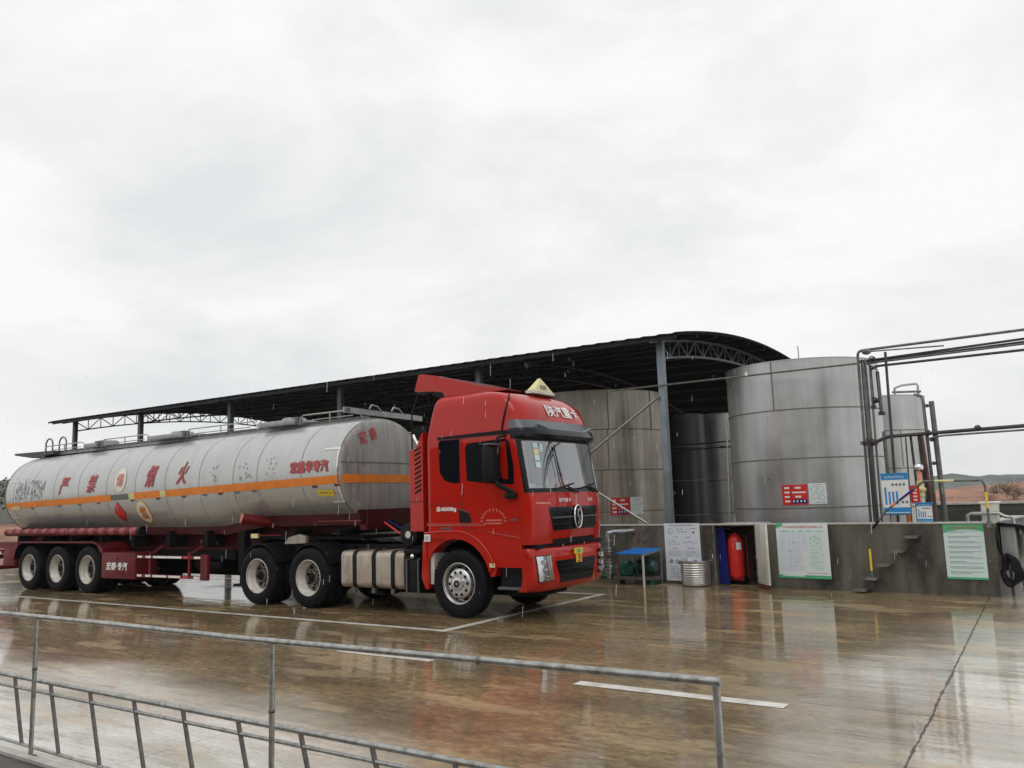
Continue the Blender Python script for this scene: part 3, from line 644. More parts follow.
# mirrors
for far in (0, 1):
    s_ = -1 if not far else 1; by = 0 if not far else 2*YC
    b = MB(); b.box((.80,by+s_*.06,2.06),(.95,by+s_*.37,2.60),'black',.04); b.box((.82,by+s_*.06,2.60),(.98,by+s_*.36,2.63),'silver',.01)
    b.tube([(.90,by+s_*.15,2.62),(.92,by+s_*.10,2.72),(1.0,by+s_*.0,2.76)],.02,'black',6)
    b.tube([(.90,by+s_*.20,2.08),(.98,by+s_*.15,1.99),(1.12,by+s_*.03,1.90)],.035,'black',8); b.box((1.0,by+s_*.005,1.80),(1.2,by+s_*.10,1.90),'black',.03)
    b.build('mirror', truck)
# rear fairing with louvres
for far in (0, 1):
    ya, yb = (-.0, .42) if not far else (1.73, 2.15)
    b = MB(); b.prism([(-.94,1.33),(-.66,1.33),(-.66,2.92),(-.74,2.80),(-.80,2.66),(-.94,2.64)],'y',ya,yb,'red')
    if not far:
        for i in range(10): z = 1.93+i*.076; b.prism([(-.83,z),(-.70,z+.055),(-.70,z+.085),(-.83,z+.03)],'y',-.008,.0,'black')
        b.box((-.94,-.006,1.80),(-.67,-.0,1.812),'rust_red')
    b.build('side_fairing', truck)
b = MB(); b.box((-.95,.5,2.75),(-.65,1.7,3.05),'dark',.03); b.prism([(-.98,3.02),(-.62,3.02),(-.72,2.80),(-.86,2.80)],'y',.10,.6,'black'); b.tube([(-.90,.02,2.66),(-.90,.02,3.2),(-.80,.05,3.55)],.012,'black',6); b.tube([(-1.05,.2,3.35),(-.6,.35,3.40)],.02,'dark',6)
b.build('air_intake', truck)
b = MB(); b.lathe([(.001,0),(.04,0),(.055,.01),(.17,.012),(.19,.03),(.19,.45),(.001,.45)],(-1.09,.10,1.27),'y','black',28); b.lathe([(.001,-.012),(.05,-.010),(.06,.0)],(-1.09,.10,1.27),'y','offwhite',20); b.build('air_filter', truck)
# chassis
b = MB()
for y in (.65, 1.42): b.box((-5.6,y,.82),(1.2,y+.08,1.08),'dark')
for x in (-5.4,-4.1,-2.9,-1.6,-.4): b.box((x,.65,.86),(x+.12,1.5,1.04),'dark')
for y in (.45,1.62):
    for i in range(3): b.tube([(-4.95+i*.0,y,.62+i*.03),(-4.1,y,.80+i*.03),(-3.25,y,.62+i*.03)],.035,'dark',6)
b.box((-2.6,.7,.45),(-.9,1.4,.82),'dark'); b.box((-.5,.7,.4),(1.1,1.45,1.15),'dark')
for x in (0,-3.396,-4.796): b.tube([(x,.2,.53),(x,1.95,.53)],.07,'dark',8); b.sphere((x,1.07,.53),.22,'dark')
b.build('chassis_frame', truck)
b = MB(); b.lathe([(.001,.1),(.5,.1),(.52,.05),(.52,0),(.001,0)],(-4.1,1.07,1.08),'z','dark',28); b.prism([(-4.9,1.08),(-4.6,1.16),(-3.6,1.16),(-3.3,1.08)],'y',.75,1.4,'dark'); b.build('coupling_plate', truck)
for q, xq in ((0,-3.4),(1,-4.8)):
    for ya, yb in ((.05,.62),(1.53,2.1)):
        b = MB(); a_ = arc(xq, .53, .575, R(25), R(140), 14)
        for (xa, za), (xb, zb) in zip(a_, a_[1:]):
            b.add([(xa,ya,za),(xb,ya,zb),(xb,yb,zb),(xa,yb,za),(xa,ya,za+.02),(xb,ya,zb+.02),(xb,yb,zb+.02),(xa,yb,za+.02)], [(0,1,2,3),(4,5,6,7),(0,1,5,4),(2,3,7,6)], 'black')
        b.build('rear_mudguard', truck)
b = MB(); b.prism([(-4.35,1.10),(-4.25,1.22),(-3.95,1.28),(-3.75,1.24),(-3.75,1.12)],'y',.28,.34,M['steel_brown']); b.build('mudguard_bracket', truck)
# fuel tank
def rrect(cx, cz, hx, hz, r, n=5):
    p = []
    for sx, sz, a0 in ((1,1,0),(-1,1,PI/2),(-1,-1,PI),(1,-1,3*PI/2)):
        for i in range(n+1): a = a0+PI/2*i/n; p.append((cx+sx*(hx-r)+r*math.cos(a), cz+sz*(hz-r)+r*math.sin(a)))
    return p
b = MB(); b.prism(rrect(.36,.70,.34,.31,.10), 'x', -2.56, -1.12, 'fuel', True); ft = b.build('fuel_tank', truck)
b = MB(); b.lathe([(.001,.03),(.06,.03),(.065,.0),(.065,-.03)],(-1.95,.30,1.01),'z','black',16); b.build('filler_cap', ft)
for x in (-2.24,-1.79,-1.36):
    b = MB(); ou = rrect(.36,.70,.352,.322,.11); b.prism(ou, 'x', x-.04, x+.04, 'black', True); b.box((x-.03,.0,.32),(x+.03,.05,.40),'silver'); b.build('tank_strap', ft)
b = MB(); b.box((-1.08,.03,.36),(-.78,.55,.90),'black',.03); b.tube([(-1.05,.01,.34),(-1.05,.01,.86),(-1.0,.01,.89)],.014,'silver',6); b.tube([(-.80,.01,.34),(-.80,.01,.86),(-.76,.01,.90)],.014,'silver',6); b.sphere((-.93,.03,.93),.045,'chrome',10,8); b.box((-1.12,.02,.98),(-.78,.7,1.02),'dark'); b.box((-.66,.0,1.0),(-.62,.06,1.12),'offwhite'); b.build('battery_box', truck)
b = MB(); b.box((-2.9,1.5,.28),(-.75,2.1,1.0),'dark',.08); b.tube([(-1.5,.9,.42),(-1.9,.9,.32),(-2.4,.8,.36)],.05,'dark',8); b.box((-2.1,.2,.26),(-1.75,.6,.36),'dark',.03); b.build('air_tank_blocker', truck)  # far-side box enlarged and lowered to darken the ground under the truck
b = MB(); b.box((-5.5,.74,.60),(-2.65,1.4,.98),'dark'); b.box((-2.6,1.0,.22),(-.9,1.5,.5),'dark',.04); b.box((-1.0,.6,.30),(1.1,1.5,.5),'dark',.05); b.build('underbody_blocker', truck)  # plain dark boxes added to block bright ground seen beneath the truck

# wheels
TY = [(.30,.02),(.34,.004),(.40,-.002),(.47,.004),(.505,.02),(.520,.045),(.5245,.08),(.5245,.19),(.520,.225),(.505,.25),(.47,.266),(.40,.272),(.34,.266),(.30,.25)]
def tyre_mb(n=64):
    b = MB(); b.lathe(TY, (0,0,0), 'y', 'tyre', n)
    for k in range(4):     # tread grooves
        yy = .07+k*.043; b.lathe([(.5252,yy),(.5252,yy+.012)], (0,0,0), 'y', 'black', n)
    for k in range(48):
        a = 2*PI*k/48
        for yy, dd in ((.028,.016),(.226,.016)):
            c = Vector((math.cos(a)*.514, yy+dd/2, math.sin(a)*.514)); t_ = Vector((-math.sin(a),0,math.cos(a)))
            b.bar(c-t_*.014, c+t_*.014, .022, .022, 'tyre', (0,1,0))
    b.lathe([(.395,-.006),(.41,-.006)], (0,0,0), 'y', 'tyre', n)
    return b
tyre_me = None
def wheel(parent, x, y, kind, far=False, name='wheel'):
    global tyre_me
    w = bpy.data.objects.new(name, None); COL.objects.link(w); w.parent = parent; w.location = (x, y, .525)
    if far: w.rotation_euler = (0, 0, PI)
    if tyre_me is None:
        t_ = tyre_mb().build('tyre'); tyre_me = t_.data; t_.parent = w
    else:
        t_ = bpy.data.objects.new('tyre', tyre_me); COL.objects.link(t_); t_.parent = w
    t_.rotation_euler = (0, random.random()*6, 0)
    key = 'rim_'+kind
    if key not in RIMS:
        b = MB()
        if kind == 'front':
            b.lathe([(.302,.012),(.312,.006),(.318,.010),(.300,.03),(.285,.05),(.283,.16),(.24,.165),(.232,.12),(.225,.03),(.20,.008),(.14,.004),(.10,.008),(.098,-.03),(.06,-.045),(.001,-.045)], (0,0,0), 'y', 'alu', 48)
            for i in range(10):
                a = 2*PI*(i+.5)/10; b.disc((.175*math.cos(a),.006,.175*math.sin(a)), .024, 'y', 'black', 12, t=.006)
                a = 2*PI*i/10; b.tube([(.118*math.cos(a),.01,.118*math.sin(a)),(.118*math.cos(a),-.02,.118*math.sin(a))],.011,'chrome',6)
                a = 2*PI*(i+.3)/10; b.disc((.252*math.cos(a),.12,.252*math.sin(a)), .02, 'y', 'black', 8, t=.05)
            b.lathe([(.055,-.047),(.05,-.05),(.02,-.047)], (0,0,0), 'y', 'dark', 20)
        else:
            b.lathe([(.302,.014),(.312,.004),(.320,.010),(.304,.03),(.292,.06),(.280,.075),(.276,.12),(.262,.135),(.250,.17)], (0,0,0), 'y', 'rim', 48); b.lathe([(.250,.17),(.235,.195),(.16,.20),(.15,.18),(.10,.17),(.095,.10),(.05,.09),(.001,.09)], (0,0,0), 'y', 'rim_disc', 48)
            for i in range(8):
                a = 2*PI*(i+.5)/8; b.disc((.198*math.cos(a),.19,.198*math.sin(a)), .032, 'y', 'black', 12, t=.012)
            for i in range(10):
                a = 2*PI*i/10; b.tube([(.125*math.cos(a),.18,.125*math.sin(a)),(.125*math.cos(a),.145,.125*math.sin(a))],.012,'dark',6)
            b.lathe([(.09,.098),(.085,.085),(.06,.08),(.001,.08)], (0,0,0), 'y', 'dark', 20)
        r_ = b.build('rim'); RIMS[key] = r_.data; r_.parent = w
    else:
        r_ = bpy.data.objects.new('rim', RIMS[key]); COL.objects.link(r_); r_.parent = w
    r_.rotation_euler = (0, random.random()*6, 0)
    return w
RIMS = {}
wheel(truck, 0, .03, 'front', name='front_wheel'); wheel(truck, 0, 2.12, 'front', True, name='front_wheel')
for x in (-3.396, -4.796):
    wheel(truck, x, .0, 'rear'); wheel(truck, x, .30, 'rear'); wheel(truck, x, 2.15, 'rear', True); wheel(truck, x, 1.85, 'rear', True)

# ================================================================== TANK TRAILER
TANG = .0119; TPIV = -4.1
trailer = thing('tank_trailer', 'long grey tanker trailer with an orange band, coupled behind the red truck', 'tanker trailer', (TPIV,0,0), TANG)
def L_(x): return x-TPIV     # trailer x measured as yard x when unrotated
TX0, TX1 = -14.62, -2.63
TYC, THW = 1.13, 1.13
def tz_top(x): return 3.38+(TX1-x)*-.006
def tz_bot(x):
    return tab([(-14.62,1.28),(-7.5,1.22),(-6.35,1.22),(-5.0,1.45),(-2.6,1.45)], x)
def tz_mid(x): return 2.42+(TX1-x)*-.010
def tank_pt(x, a, off=0.0):
    zc = tz_mid(x); c, s = math.cos(a), math.sin(a)
    hz = (tz_top(x)-zc) if s > 0 else (zc-tz_bot(x))
    e = 2/2.1
    y = TYC-(THW+off)*math.copysign(abs(c)**e, c); z = zc+(hz+off)*math.copysign(abs(s)**e, s)
    return (L_(x), y, z)
def tank_side(x, z, off=.006):
    zc = tz_mid(x); hz = (tz_top(x)-zc) if z > zc else (zc-tz_bot(x))
    v = min(.999, abs(z-zc)/hz); u = (1-v**2.1)**(1/2.1)
    return (L_(x), TYC-(THW*u)-off, z)
NA = 72; b = MB()
xsn = [TX0+(TX1-TX0)*i/48 for i in range(49)]
secs_ = [[tank_pt(x, 2*PI*j/NA) for j in range(NA)] for x in xsn]
b.loft(secs_, 'tank', caps=False); tank = b.build('tank_body', trailer)
# dished ends
def dome(x, sgn, mt, nm):
    b = MB(); rings = []
    for k in range(8):
        f = 1-(k/7)**2 if False else math.cos(PI/2*k/7.6); d = .10*math.sin(PI/2*k/7.6)
        rings.append([(L_(x)+sgn*d, TYC+(p[1]-TYC)*f, tz_mid(x)+(p[2]-tz_mid(x))*f) for p in [tank_pt(x, 2*PI*j/NA) for j in range(NA)]])
    b.loft(rings, mt, caps=False); b.add(rings[-1], [list(range(NA))], mt)
    return b
fe = dome(TX1, 1, 'tank_end', 'tank_end').build('tank_end', tank)
dome(TX0, -1, 'tank_end', 'tank_end').build('tank_end', tank)
def end_x(y, z, off=.008):     # surface of the front dish
    zc = tz_mid(TX1); hz = (tz_top(TX1)-zc) if z > zc else (zc-tz_bot(TX1))
    rr = min(1, (abs((y-TYC)/THW)**2.1+abs((z-zc)/hz)**2.1)**(1/2.1)); return L_(TX1)+.1037*math.sqrt(max(0, 1-rr*rr))+off
# seams
def ring(x, w, off, mt, a0=-PI, a1=PI, nm='seam', par=None):
    b = MB(); n_ = 72; vs = []
    for i in range(n_+1):
        a = a0+(a1-a0)*i/n_; p = tank_pt(x-w/2, a, off); q = tank_pt(x+w/2, a, off); vs += [p, q]
    b.add(vs, [[2*i, 2*i+1, 2*i+3, 2*i+2] for i in range(n_)], mt, True); return b.build(nm, par or tank)
for x in (-14.2,-13.3,-12.25,-11.14,-9.96,-8.84,-7.75,-6.6,-5.52,-4.81,-3.59): ring(x, .010, .004, 'seam')
ring(TX1-.012, .03, .008, 'seam'); ring(TX0+.015, .03, .008, 'seam')
# orange band with gaps
def band(x0, x1, zf, zh, mt, nm, off=.007, par=None):
    b = MB(); n_ = max(2, int((x1-x0)/.3)); vs = []
    for i in range(n_+1):
        x = x0+(x1-x0)*i/n_
        for s_ in range(4): vs.append(tank_side(x, zf(x)-zh/2+zh*s_/3, off))
    b.add(vs, [[i*4+s_, (i+1)*4+s_, (i+1)*4+s_+1, i*4+s_+1] for i in range(n_) for s_ in range(3)], mt, True); return b.build(nm, par or tank)
zs = lambda x: 2.245+(TX1-x)*-.0178
for xa, xb, zh_, mt_, nm_ in ((TX0+.02,-9.81,.145,'orange','orange_band'), (-9.81,-9.10,.12,'seam','band_gap'), (-9.10,-8.90,.13,'paleyellow','band_gap'), (-8.90,-7.94,.145,'orange','orange_band'), (-7.94,-7.75,.13,'paleyellow','band_gap'), (-7.75,TX1-.03,.145,'orange','orange_band')):
    band(xa, xb, zs, zh_, mt_, nm_)
b = MB(); vs = []
for i in range(31):
    y = .03+(2*TYC-.06)*i/30
    for s_ in range(2): z = 2.18+.15*s_; vs.append((end_x(y, z, .004), y, z))
b.add(vs, [[2*i,2*i+2,2*i+3,2*i+1] for i in range(30)], M['orange'], True); b.build('orange_band', fe)
b = MB()
vs = []
for i in range(31):
    y = .03+(2*TYC-.06)*i/30
    for s_ in range(2): z = 2.535+.022*s_; vs.append((end_x(y, z, .004), y, z))
b.add(vs, [[2*i,2*i+2,2*i+3,2*i+1] for i in range(30)], 'seam', True)
for yy in (1.95,):
    vs = []
    for i in range(11): z = 1.7+i*.083; vs += [(end_x(yy,z,.004),yy,z),(end_x(yy+.015,z,.004),yy+.015,z)]
    b.add(vs, [[2*i,2*i+1,2*i+3,2*i+2] for i in range(10)], 'seam', True)
b.build('seam', fe)
# white corner marks, small reflectors, placards
b = MB()
def side_rect(mb, x0, x1, z0, z1, mt, off=.010, n_=4):
    vs = []
    for i in range(n_+1):
        z = z0+(z1-z0)*i/n_; vs += [tank_side(x0, z, off), tank_side(x1, z, off)]
    mb.add(vs, [[2*i,2*i+1,2*i+3,2*i+2] for i in range(n_)], mt, True)
side_rect(b, -3.05, TX1-.01, 2.78, 2.815, 'white'); side_rect(b, TX1-.05, TX1-.01, 2.45, 2.80, 'white'); side_rect(b, TX1-.05, TX1-.01, 1.86, 2.17, 'white'); side_rect(b, -2.95, TX1-.01, 1.84, 1.87, 'white')
side_rect(b, -14.55, -14.0, 2.63, 2.66, 'white'); side_rect(b, -14.5, -14.1, 1.73, 1.76, 'white'); b.build('contour_mark', tank)
b = MB()
for x in (-13.4,-12.1,-11.2,-10.4,-9.05,-8.1,-7.2,-6.5,-6.0,-5.5,-5.0): side_rect(b, x, x+.13, zs(x)-.115, zs(x)-.08, 'seam' if int(x*10) % 3 else 'rust', .014, 1)
for x in (-3.32,-2.76): side_rect(b, x, x+.12, zs(x)-.12, zs(x)-.08, 'rust_red', .014, 1)
b.build('side_marker', tank)
b = MB(); side_rect(b, -3.23, -2.82, 1.96, 2.07, 'yellow', .012); add_text(b, '40000 kg', .07, lambda u, v: tank_side(-3.02+u, 2.015+v, .016), 'ink', 0, fit=(.3,.045)); b.build('weight_plate', tank)
b = MB(); side_rect(b, -14.35, -13.9, 1.93, 2.02, 'paleyellow', .012); b.build('rear_side_plate', tank)
def tcen(cx, cz, off=.012): return lambda u, v: tank_side(cx+u, cz+v, off)
for ch, cx, w_ in (('严', -11.80, .42), ('禁', -10.58, .40), ('烟', -8.28, .38), ('火', -7.17, .36)):
    b = MB(); add_text(b, ch, .5, tcen(cx, zs(cx)+.36+(.03 if cx > -9 else 0)), 'paintred', .010, cut=.06, fit=(w_, .40 if cx < -9 else .46), shear=.35); b.build('lettering', tank)
b = MB(); add_text(b, '宏昌华专汽', .3, tcen(-3.38, 2.50), 'paintred', .014, cut=.07, fit=(.98, .21)); b.build('lettering', tank)
def side_disc(mb, cx, cz, rx, rz, mt, off=.010, n_=28):
    vs = [tank_side(cx, cz, off)]
    for k in (.2, .4, .6, .8, 1.0): vs += [tank_side(cx+rx*k*math.cos(2*PI*i/n_), cz+rz*k*math.sin(2*PI*i/n_), off) for i in range(n_)]
    mb.add(vs, [[0, 1+i, 1+(i+1) % n_] for i in range(n_)] + [[1+k*n_+i, 1+(k+1)*n_+i, 1+(k+1)*n_+(i+1) % n_, 1+k*n_+(i+1) % n_] for k in range(4) for i in range(n_)], mt, True)
def tank_arc(cx, cz, off=.010):
    zc = tz_mid(cx); hz = (tz_top(cx)-zc) if cz > zc else (zc-tz_bot(cx)); sg = 1 if cz > zc else -1; e = 2/2.1; tb = [(0, 0.0)]; K = 400
    pt = lambda i: (TYC-THW*math.cos(PI/2*i/K)**e, zc+sg*hz*math.sin(PI/2*i/K)**e)
    for i in range(1, K+1): (ya, za), (yb, zb) = pt(i-1), pt(i); tb.append((i, tb[-1][1]+math.hypot(yb-ya, zb-za)))
    s0 = min(tb, key=lambda q: abs(pt(q[0])[1]-cz))[1]
    def fm(u, v):
        s_ = s0+sg*v; i = min(tb, key=lambda q: abs(q[1]-abs(s_)))[0]; y, z = pt(i)
        if s_ < 0: z = 2*zc-z
        a = PI/2*i/K; return (L_(cx+u), y-off*math.cos(a), z+sg*off*math.sin(a))
    return fm
def arc_disc(mb, fm, rx, rz, mt, n_=28):
    vs = [fm(0, 0)]
    for k in (.25, .5, .75, 1.0): vs += [fm(rx*k*math.cos(2*PI*i/n_), rz*k*math.sin(2*PI*i/n_)) for i in range(n_)]
    mb.add(vs, [[0, 1+i, 1+(i+1) % n_] for i in range(n_)] + [[1+k*n_+i, 1+(k+1)*n_+i, 1+(k+1)*n_+(i+1) % n_, 1+k*n_+(i+1) % n_] for k in range(3) for i in range(n_)], mt, True)
b = MB(); side_disc(b, -9.42, zs(-9.4)+.37, .22, .26, 'cream'); add_text(b, '爆', .3, tcen(-9.42, zs(-9.4)+.37, .018), 'fadered', .003, cut=.08, fit=(.26,.28)); b.build('warning_disc', tank)
cz_ = zs(-8.85)-.36
b = MB(); arc_disc(b, tank_arc(-8.70, cz_), .24, .28, 'yellow'); arc_disc(b, tank_arc(-8.70, cz_, .012), .215, .255, 'cream'); add_text(b, '燃', .3, tank_arc(-8.70, cz_, .018), 'orange', .006, cut=.08, fit=(.24,.30)); b.build('warning_disc', tank)
fm_ = tank_arc(-9.60, zs(-9.6)-.33, .012); vs = []
b = MB()
for i in range(9):
    for j in range(9):
        p_, q_ = -1+i/4, -1+j/4; vs.append(fm_((p_+q_)/2*.22, (p_-q_)/2*.27))
b.add(vs, [[i*9+j, i*9+j+1, (i+1)*9+j+1, (i+1)*9+j] for i in range(8) for j in range(8)], 'signred', True)
arc_disc(b, tank_arc(-9.60, zs(-9.6)-.25, .016), .03, .045, 'ink', 10); b.build('hazard_placard', tank)
b = MB()     # handwriting on the front dish
add_text(b, '宏', .3, lambda u, v: (end_x(.54+u*.95-v*.25, 3.0+v*.95+u*.25), .54+u*.95-v*.25, 3.0+v*.95+u*.25), 'paintred', .006, cut=.05, fit=(.19,.24), out=(1,0,0))
add_text(b, '泰', .3, lambda u, v: (end_x(.80+u*.95-v*.25, 3.08+v*.95+u*.25), .80+u*.95-v*.25, 3.08+v*.95+u*.25), 'paintred', .006, cut=.05, fit=(.19,.22), out=(1,0,0)); b.build('lettering', fe)
# weathered old lettering at the rear quarter and scraped marks
b = MB(); rnd = random.Random(5)
for i in range(120):
    x = -14.1+rnd.random()*1.4; z = zs(x)+.12+rnd.random()*.42*(1-abs(x+13.4)*.3); w_ = .012+rnd.random()*.03; h_ = .03+rnd.random()*.13
    side_rect(b, x, x+w_, z, z+h_, 'scuff' if rnd.random() < .85 else 'seam', .0045, 1)
for i in range(34):
    x = rnd.choice((-6.35,-6.2,-5.4,-5.25,-4.6,-4.5))+rnd.random()*.3; z = zs(x)+.12+rnd.random()*.36; side_rect(b, x, x+.012+rnd.random()*.04, z, z+.01+rnd.random()*.05, 'scuff', .005, 1)
b.build('scuff_marks', tank)
# top: walkway, hatches, rails
b = MB(); b.box((L_(-14.4),.92,3.34),(L_(-2.75),1.34,3.41),'walk'); b.box((L_(-14.4),.90,3.40),(L_(-2.75),.93,3.44),'galvdark'); b.build('walkway', trailer)
b = MB(); b.prism([(L_(-15.85),3.47),(L_(-15.85),3.42),(L_(-14.9),3.30),(L_(-13.8),3.36),(L_(-13.8),3.44)],'y',.75,1.5,'pipedark'); b.tube([(L_(-14.6),.5,2.95),(L_(-14.3),.8,3.35)],.03,'galvdark',6); b.build('rear_platform', trailer)
for x in (-14.6,-13.92):
    b = MB(); b.tube([(L_(x),.95,3.40),(L_(x),.95,3.68),(L_(x)+.06,.95,3.76),(L_(x)+.16,.95,3.80),(L_(x)+.28,.95,3.76),(L_(x)+.34,.95,3.68),(L_(x)+.34,.95,3.40)],.02,'galvdark',8); b.build('ladder_loop', trailer)
for x0, x1 in ((-12.15,-11.6),(-9.45,-8.15),(-5.55,-4.5)):
    b = MB(); b.box((L_(x0),.62,3.40),(L_(x1),1.5,3.50),'walk',.02); b.lathe([(.001,.09),(.22,.09),(.25,.06),(.25,0)],(L_((x0+x1)/2),1.1,3.49),'z','walk',24); b.box((L_(x1)-.12,.66,3.42),(L_(x1)+.05,.8,3.54),'galvdark',.01); b.build('hatch', trailer)
for x0, x1 in ((-14.2,-12.25),(-11.5,-9.5),(-8.1,-5.7),(-4.45,-2.75)):
    b = MB(); b.tube([(L_(x0),.72,3.38),(L_(x0)+.04,.72,3.52),(L_(x0)+.12,.72,3.56),(L_(x1)-.12,.72,3.56),(L_(x1)-.04,.72,3.52),(L_(x1),.72,3.38)],.014,'galv',8)
    b.tube([(L_(x0)+(x1-x0)*.5,.72,3.38),(L_(x0)+(x1-x0)*.5,.72,3.56)],.012,'galv',6); b.tube([(L_(x0)+.3,.78,3.46),(L_(x1)-.3,.78,3.46)],.010,'galv',6); b.build('roof_rail', trailer)
b = MB(); b.bar((L_(-2.72),.22,3.50),(L_(-2.60),2.24,3.45),.05,.10,'walk'); b.bar((L_(-2.62),.22,3.52),(L_(-2.62),.22,3.44),.07,.07,'galvdark')
for y in (.9,1.5): b.tube([(L_(-2.62),y-.12,3.54),(L_(-2.62),y-.06,3.62),(L_(-2.62),y+.1,3.60),(L_(-2.62),y+.2,3.52)],.014,'galv',6)
b.build('front_cross_beam', trailer)
# chassis
b = MB()
for y in (.72,1.46):
    b.prism([(L_(-14.75),.92),(L_(-14.75),1.42),(L_(-6.3),1.40),(L_(-5.0),1.62),(L_(-2.4),1.62),(L_(-2.4),1.36),(L_(-5.2),1.18),(L_(-6.2),.95)],'y',y,y+.09,'skirt')
for x in (-14.5,-13.3,-12,-10.7,-9.4,-8.1,-6.8,-5.6,-4.2,-3.0): b.box((L_(x),.3,1.26 if x > -6 else 1.02),(L_(x)+.1,1.96,1.36),'dark')
b.box((L_(-5.6),.6,1.17),(L_(-2.6),1.66,1.22),'dark')
b.box((L_(-2.55),.44,1.34),(L_(-2.38),1.82,1.70),'skirt')
b.build('chassis_rail', trailer)
for s_ in (0, 1):
    ya, yb = (.44,.50) if not s_ else (1.76,1.82)
    b = MB(); b.prism([(L_(-14.62),1.30),(L_(-14.62),1.56),(L_(-7.5),1.50),(L_(-6.3),1.48),(L_(-5.1),1.70),(L_(-2.35),1.70),(L_(-2.35),1.44),(L_(-5.1),1.42),(L_(-6.2),1.28)],'y',ya,yb,'skirt')
    b.box((L_(-3.6),ya-.02,1.50),(L_(-2.5),ya,1.512),M['tube']) if not s_ else None  # thin pale strip painting the highlight along the skirt
    b.build('side_skirt', trailer)
b = MB(); b.tube([(L_(-14.4),.0,1.37),(L_(-8.6),.0,1.38)],.085,'red_dull',14); 
for i in range(14): b.tube([(L_(-14.2+i*.41),-.002,1.38),(L_(-14.2+i*.41+.2),-.002,1.38)],.0865,M['tube'],12)  # paler bands painting the pinkish highlights along the tube
b.tube([(L_(-8.62),.0,1.38),(L_(-8.50),.0,1.38)],.10,'black',14); b.build('hose_tube', trailer)
b = MB(); b.tube([(L_(-5.25),.02,1.60),(L_(-4.6),1.3,1.32)],.10,'red_dull',16); b.disc((0,0,0),.001,'y','red_dull') if False else None
b.tube([(L_(-5.262),.0,1.605),(L_(-5.25),.02,1.60)],.10,M['fadered'],16); b.build('cross_hose_tube', trailer)
b = MB(); b.box((L_(-5.12),.12,1.22),(L_(-4.92),.16,1.30),M['paleyellow']); b.bar((L_(-4.92),.14,1.27),(L_(-4.3),.14,1.27),.02,.02,'red_dull'); b.build('side_marker_lamp', trailer)
# tri axle wheels
T3 = -10.694
for i in range(3):
    x = L_(T3-1.31*i)
    wheel(trailer, x, .02, 'rear'); wheel(trailer, x, .33, 'rear'); wheel(trailer, x, 2.22, 'rear', True); wheel(trailer, x, 1.91, 'rear', True)
b = MB()
for i in range(3): x = L_(T3-1.31*i); b.tube([(x,.25,.525),(x,2.0,.525)],.065,'dark',8); b.box((x-.45,.68,.62),(x+.45,.76,.70),'dark'); b.box((x-.45,1.5,.62),(x+.45,1.58,.70),'dark'); b.box((x+.55,.65,.6),(x+.72,1.6,.92),'dark')
b.build('axle', trailer)
for s_ in (0, 1):
    ya, yb = (-.02,.62) if not s_ else (1.62,2.26)
    b = MB(); xa, xb = L_(T3-2.62), L_(T3)
    prof = [(xa-.66,.72),(xa-.60,.92),(xa-.48,1.06),(xa-.34,1.12),(xb+.34,1.12),(xb+.48,1.06),(xb+.58,.92),(xb+.64,.62)]
    for (p, q) in zip(prof, prof[1:]):
        b.add([(p[0],ya,p[1]),(q[0],ya,q[1]),(q[0],yb,q[1]),(p[0],yb,p[1]),(p[0],ya,p[1]+.025),(q[0],ya,q[1]+.025),(q[0],yb,q[1]+.025),(p[0],yb,p[1]+.025)], [(0,1,2,3),(4,5,6,7),(2,3,7,6)], 'black')
        b.add([(p[0],ya,p[1]),(q[0],ya,q[1]),(q[0],ya,q[1]+.035),(p[0],ya,p[1]+.035)], [(0,1,2,3)], M['red_dull'])
    b.prism([(xb+.42,1.13),(xb+.70,1.0),(xb+.72,.9),(xb+.60,.92)],'y',ya,yb,'red_dull')
    b.build('fender', trailer)
b = MB(); b.box((L_(-10.02),-.02,.36),(L_(-8.72),.5,.92),'red_dull',.015)
for z in (.40,.88): b.box((L_(-10.0),-.026,z-.008),(L_(-8.74),-.02,z+.008),'rust_red')
b.box((L_(-9.42),-.03,.78),(L_(-9.34),-.02,.82),'black')
box_ = b.build('tool_box', trailer)
b = MB(); add_text(b, '宏泰·专汽', .2, lambda u, v: (L_(-9.40)+u, -.029, .63+v), 'white', .006, fit=(.82,.17), shear=.2); b.build('lettering', box_)
b = MB()
for z in (.81,.42):
    x = -8.72
    b.box((L_(-8.72),.0,z),(L_(-6.42),.04,z+.06),'red_dull')
    for i, (xa, xb, c_) in enumerate(((-8.66,-8.50,'white'),(-8.36,-8.18,'white'),(-8.10,-7.62,'white'),(-7.6,-7.12,'white'),(-7.05,-6.9,'signred'),(-6.7,-6.5,'white'))):
        if z < .5 and i == 3: xa, xb = -7.55, -7.15
        b.box((L_(xa),-.006,z+.008),(L_(xb),.0,z+.052),c_)
for x in (-8.3,-6.95): b.box((L_(x),.03,.42),(L_(x)+.06,.07,.95),'red_dull'); b.bar((L_(x)+.03,.06,.9),(L_(x)+.16,.25,1.06),.045,.045,'red_dull')
b.box((L_(-6.48),-.01,.40),(L_(-6.26),.05,.90),'red_dull'); b.build('side_guard', trailer)
b = MB(); b.box((L_(-8.72),2.22,.42),(L_(-6.3),2.26,.48),'red_dull'); b.box((L_(-8.72),2.22,.8),(L_(-6.3),2.26,.86),'red_dull'); b.build('side_guard', trailer)
for y in (.35,1.75):
    b = MB(); b.box((L_(-5.78),y,.55),(L_(-5.60),y+.16,1.35),'dark'); b.box((L_(-5.75),y+.02,.30),(L_(-5.63),y+.14,.60),'dark'); b.box((L_(-5.85),y-.06,.28),(L_(-5.53),y+.22,.32),'dark'); b.build('landing_leg', trailer)
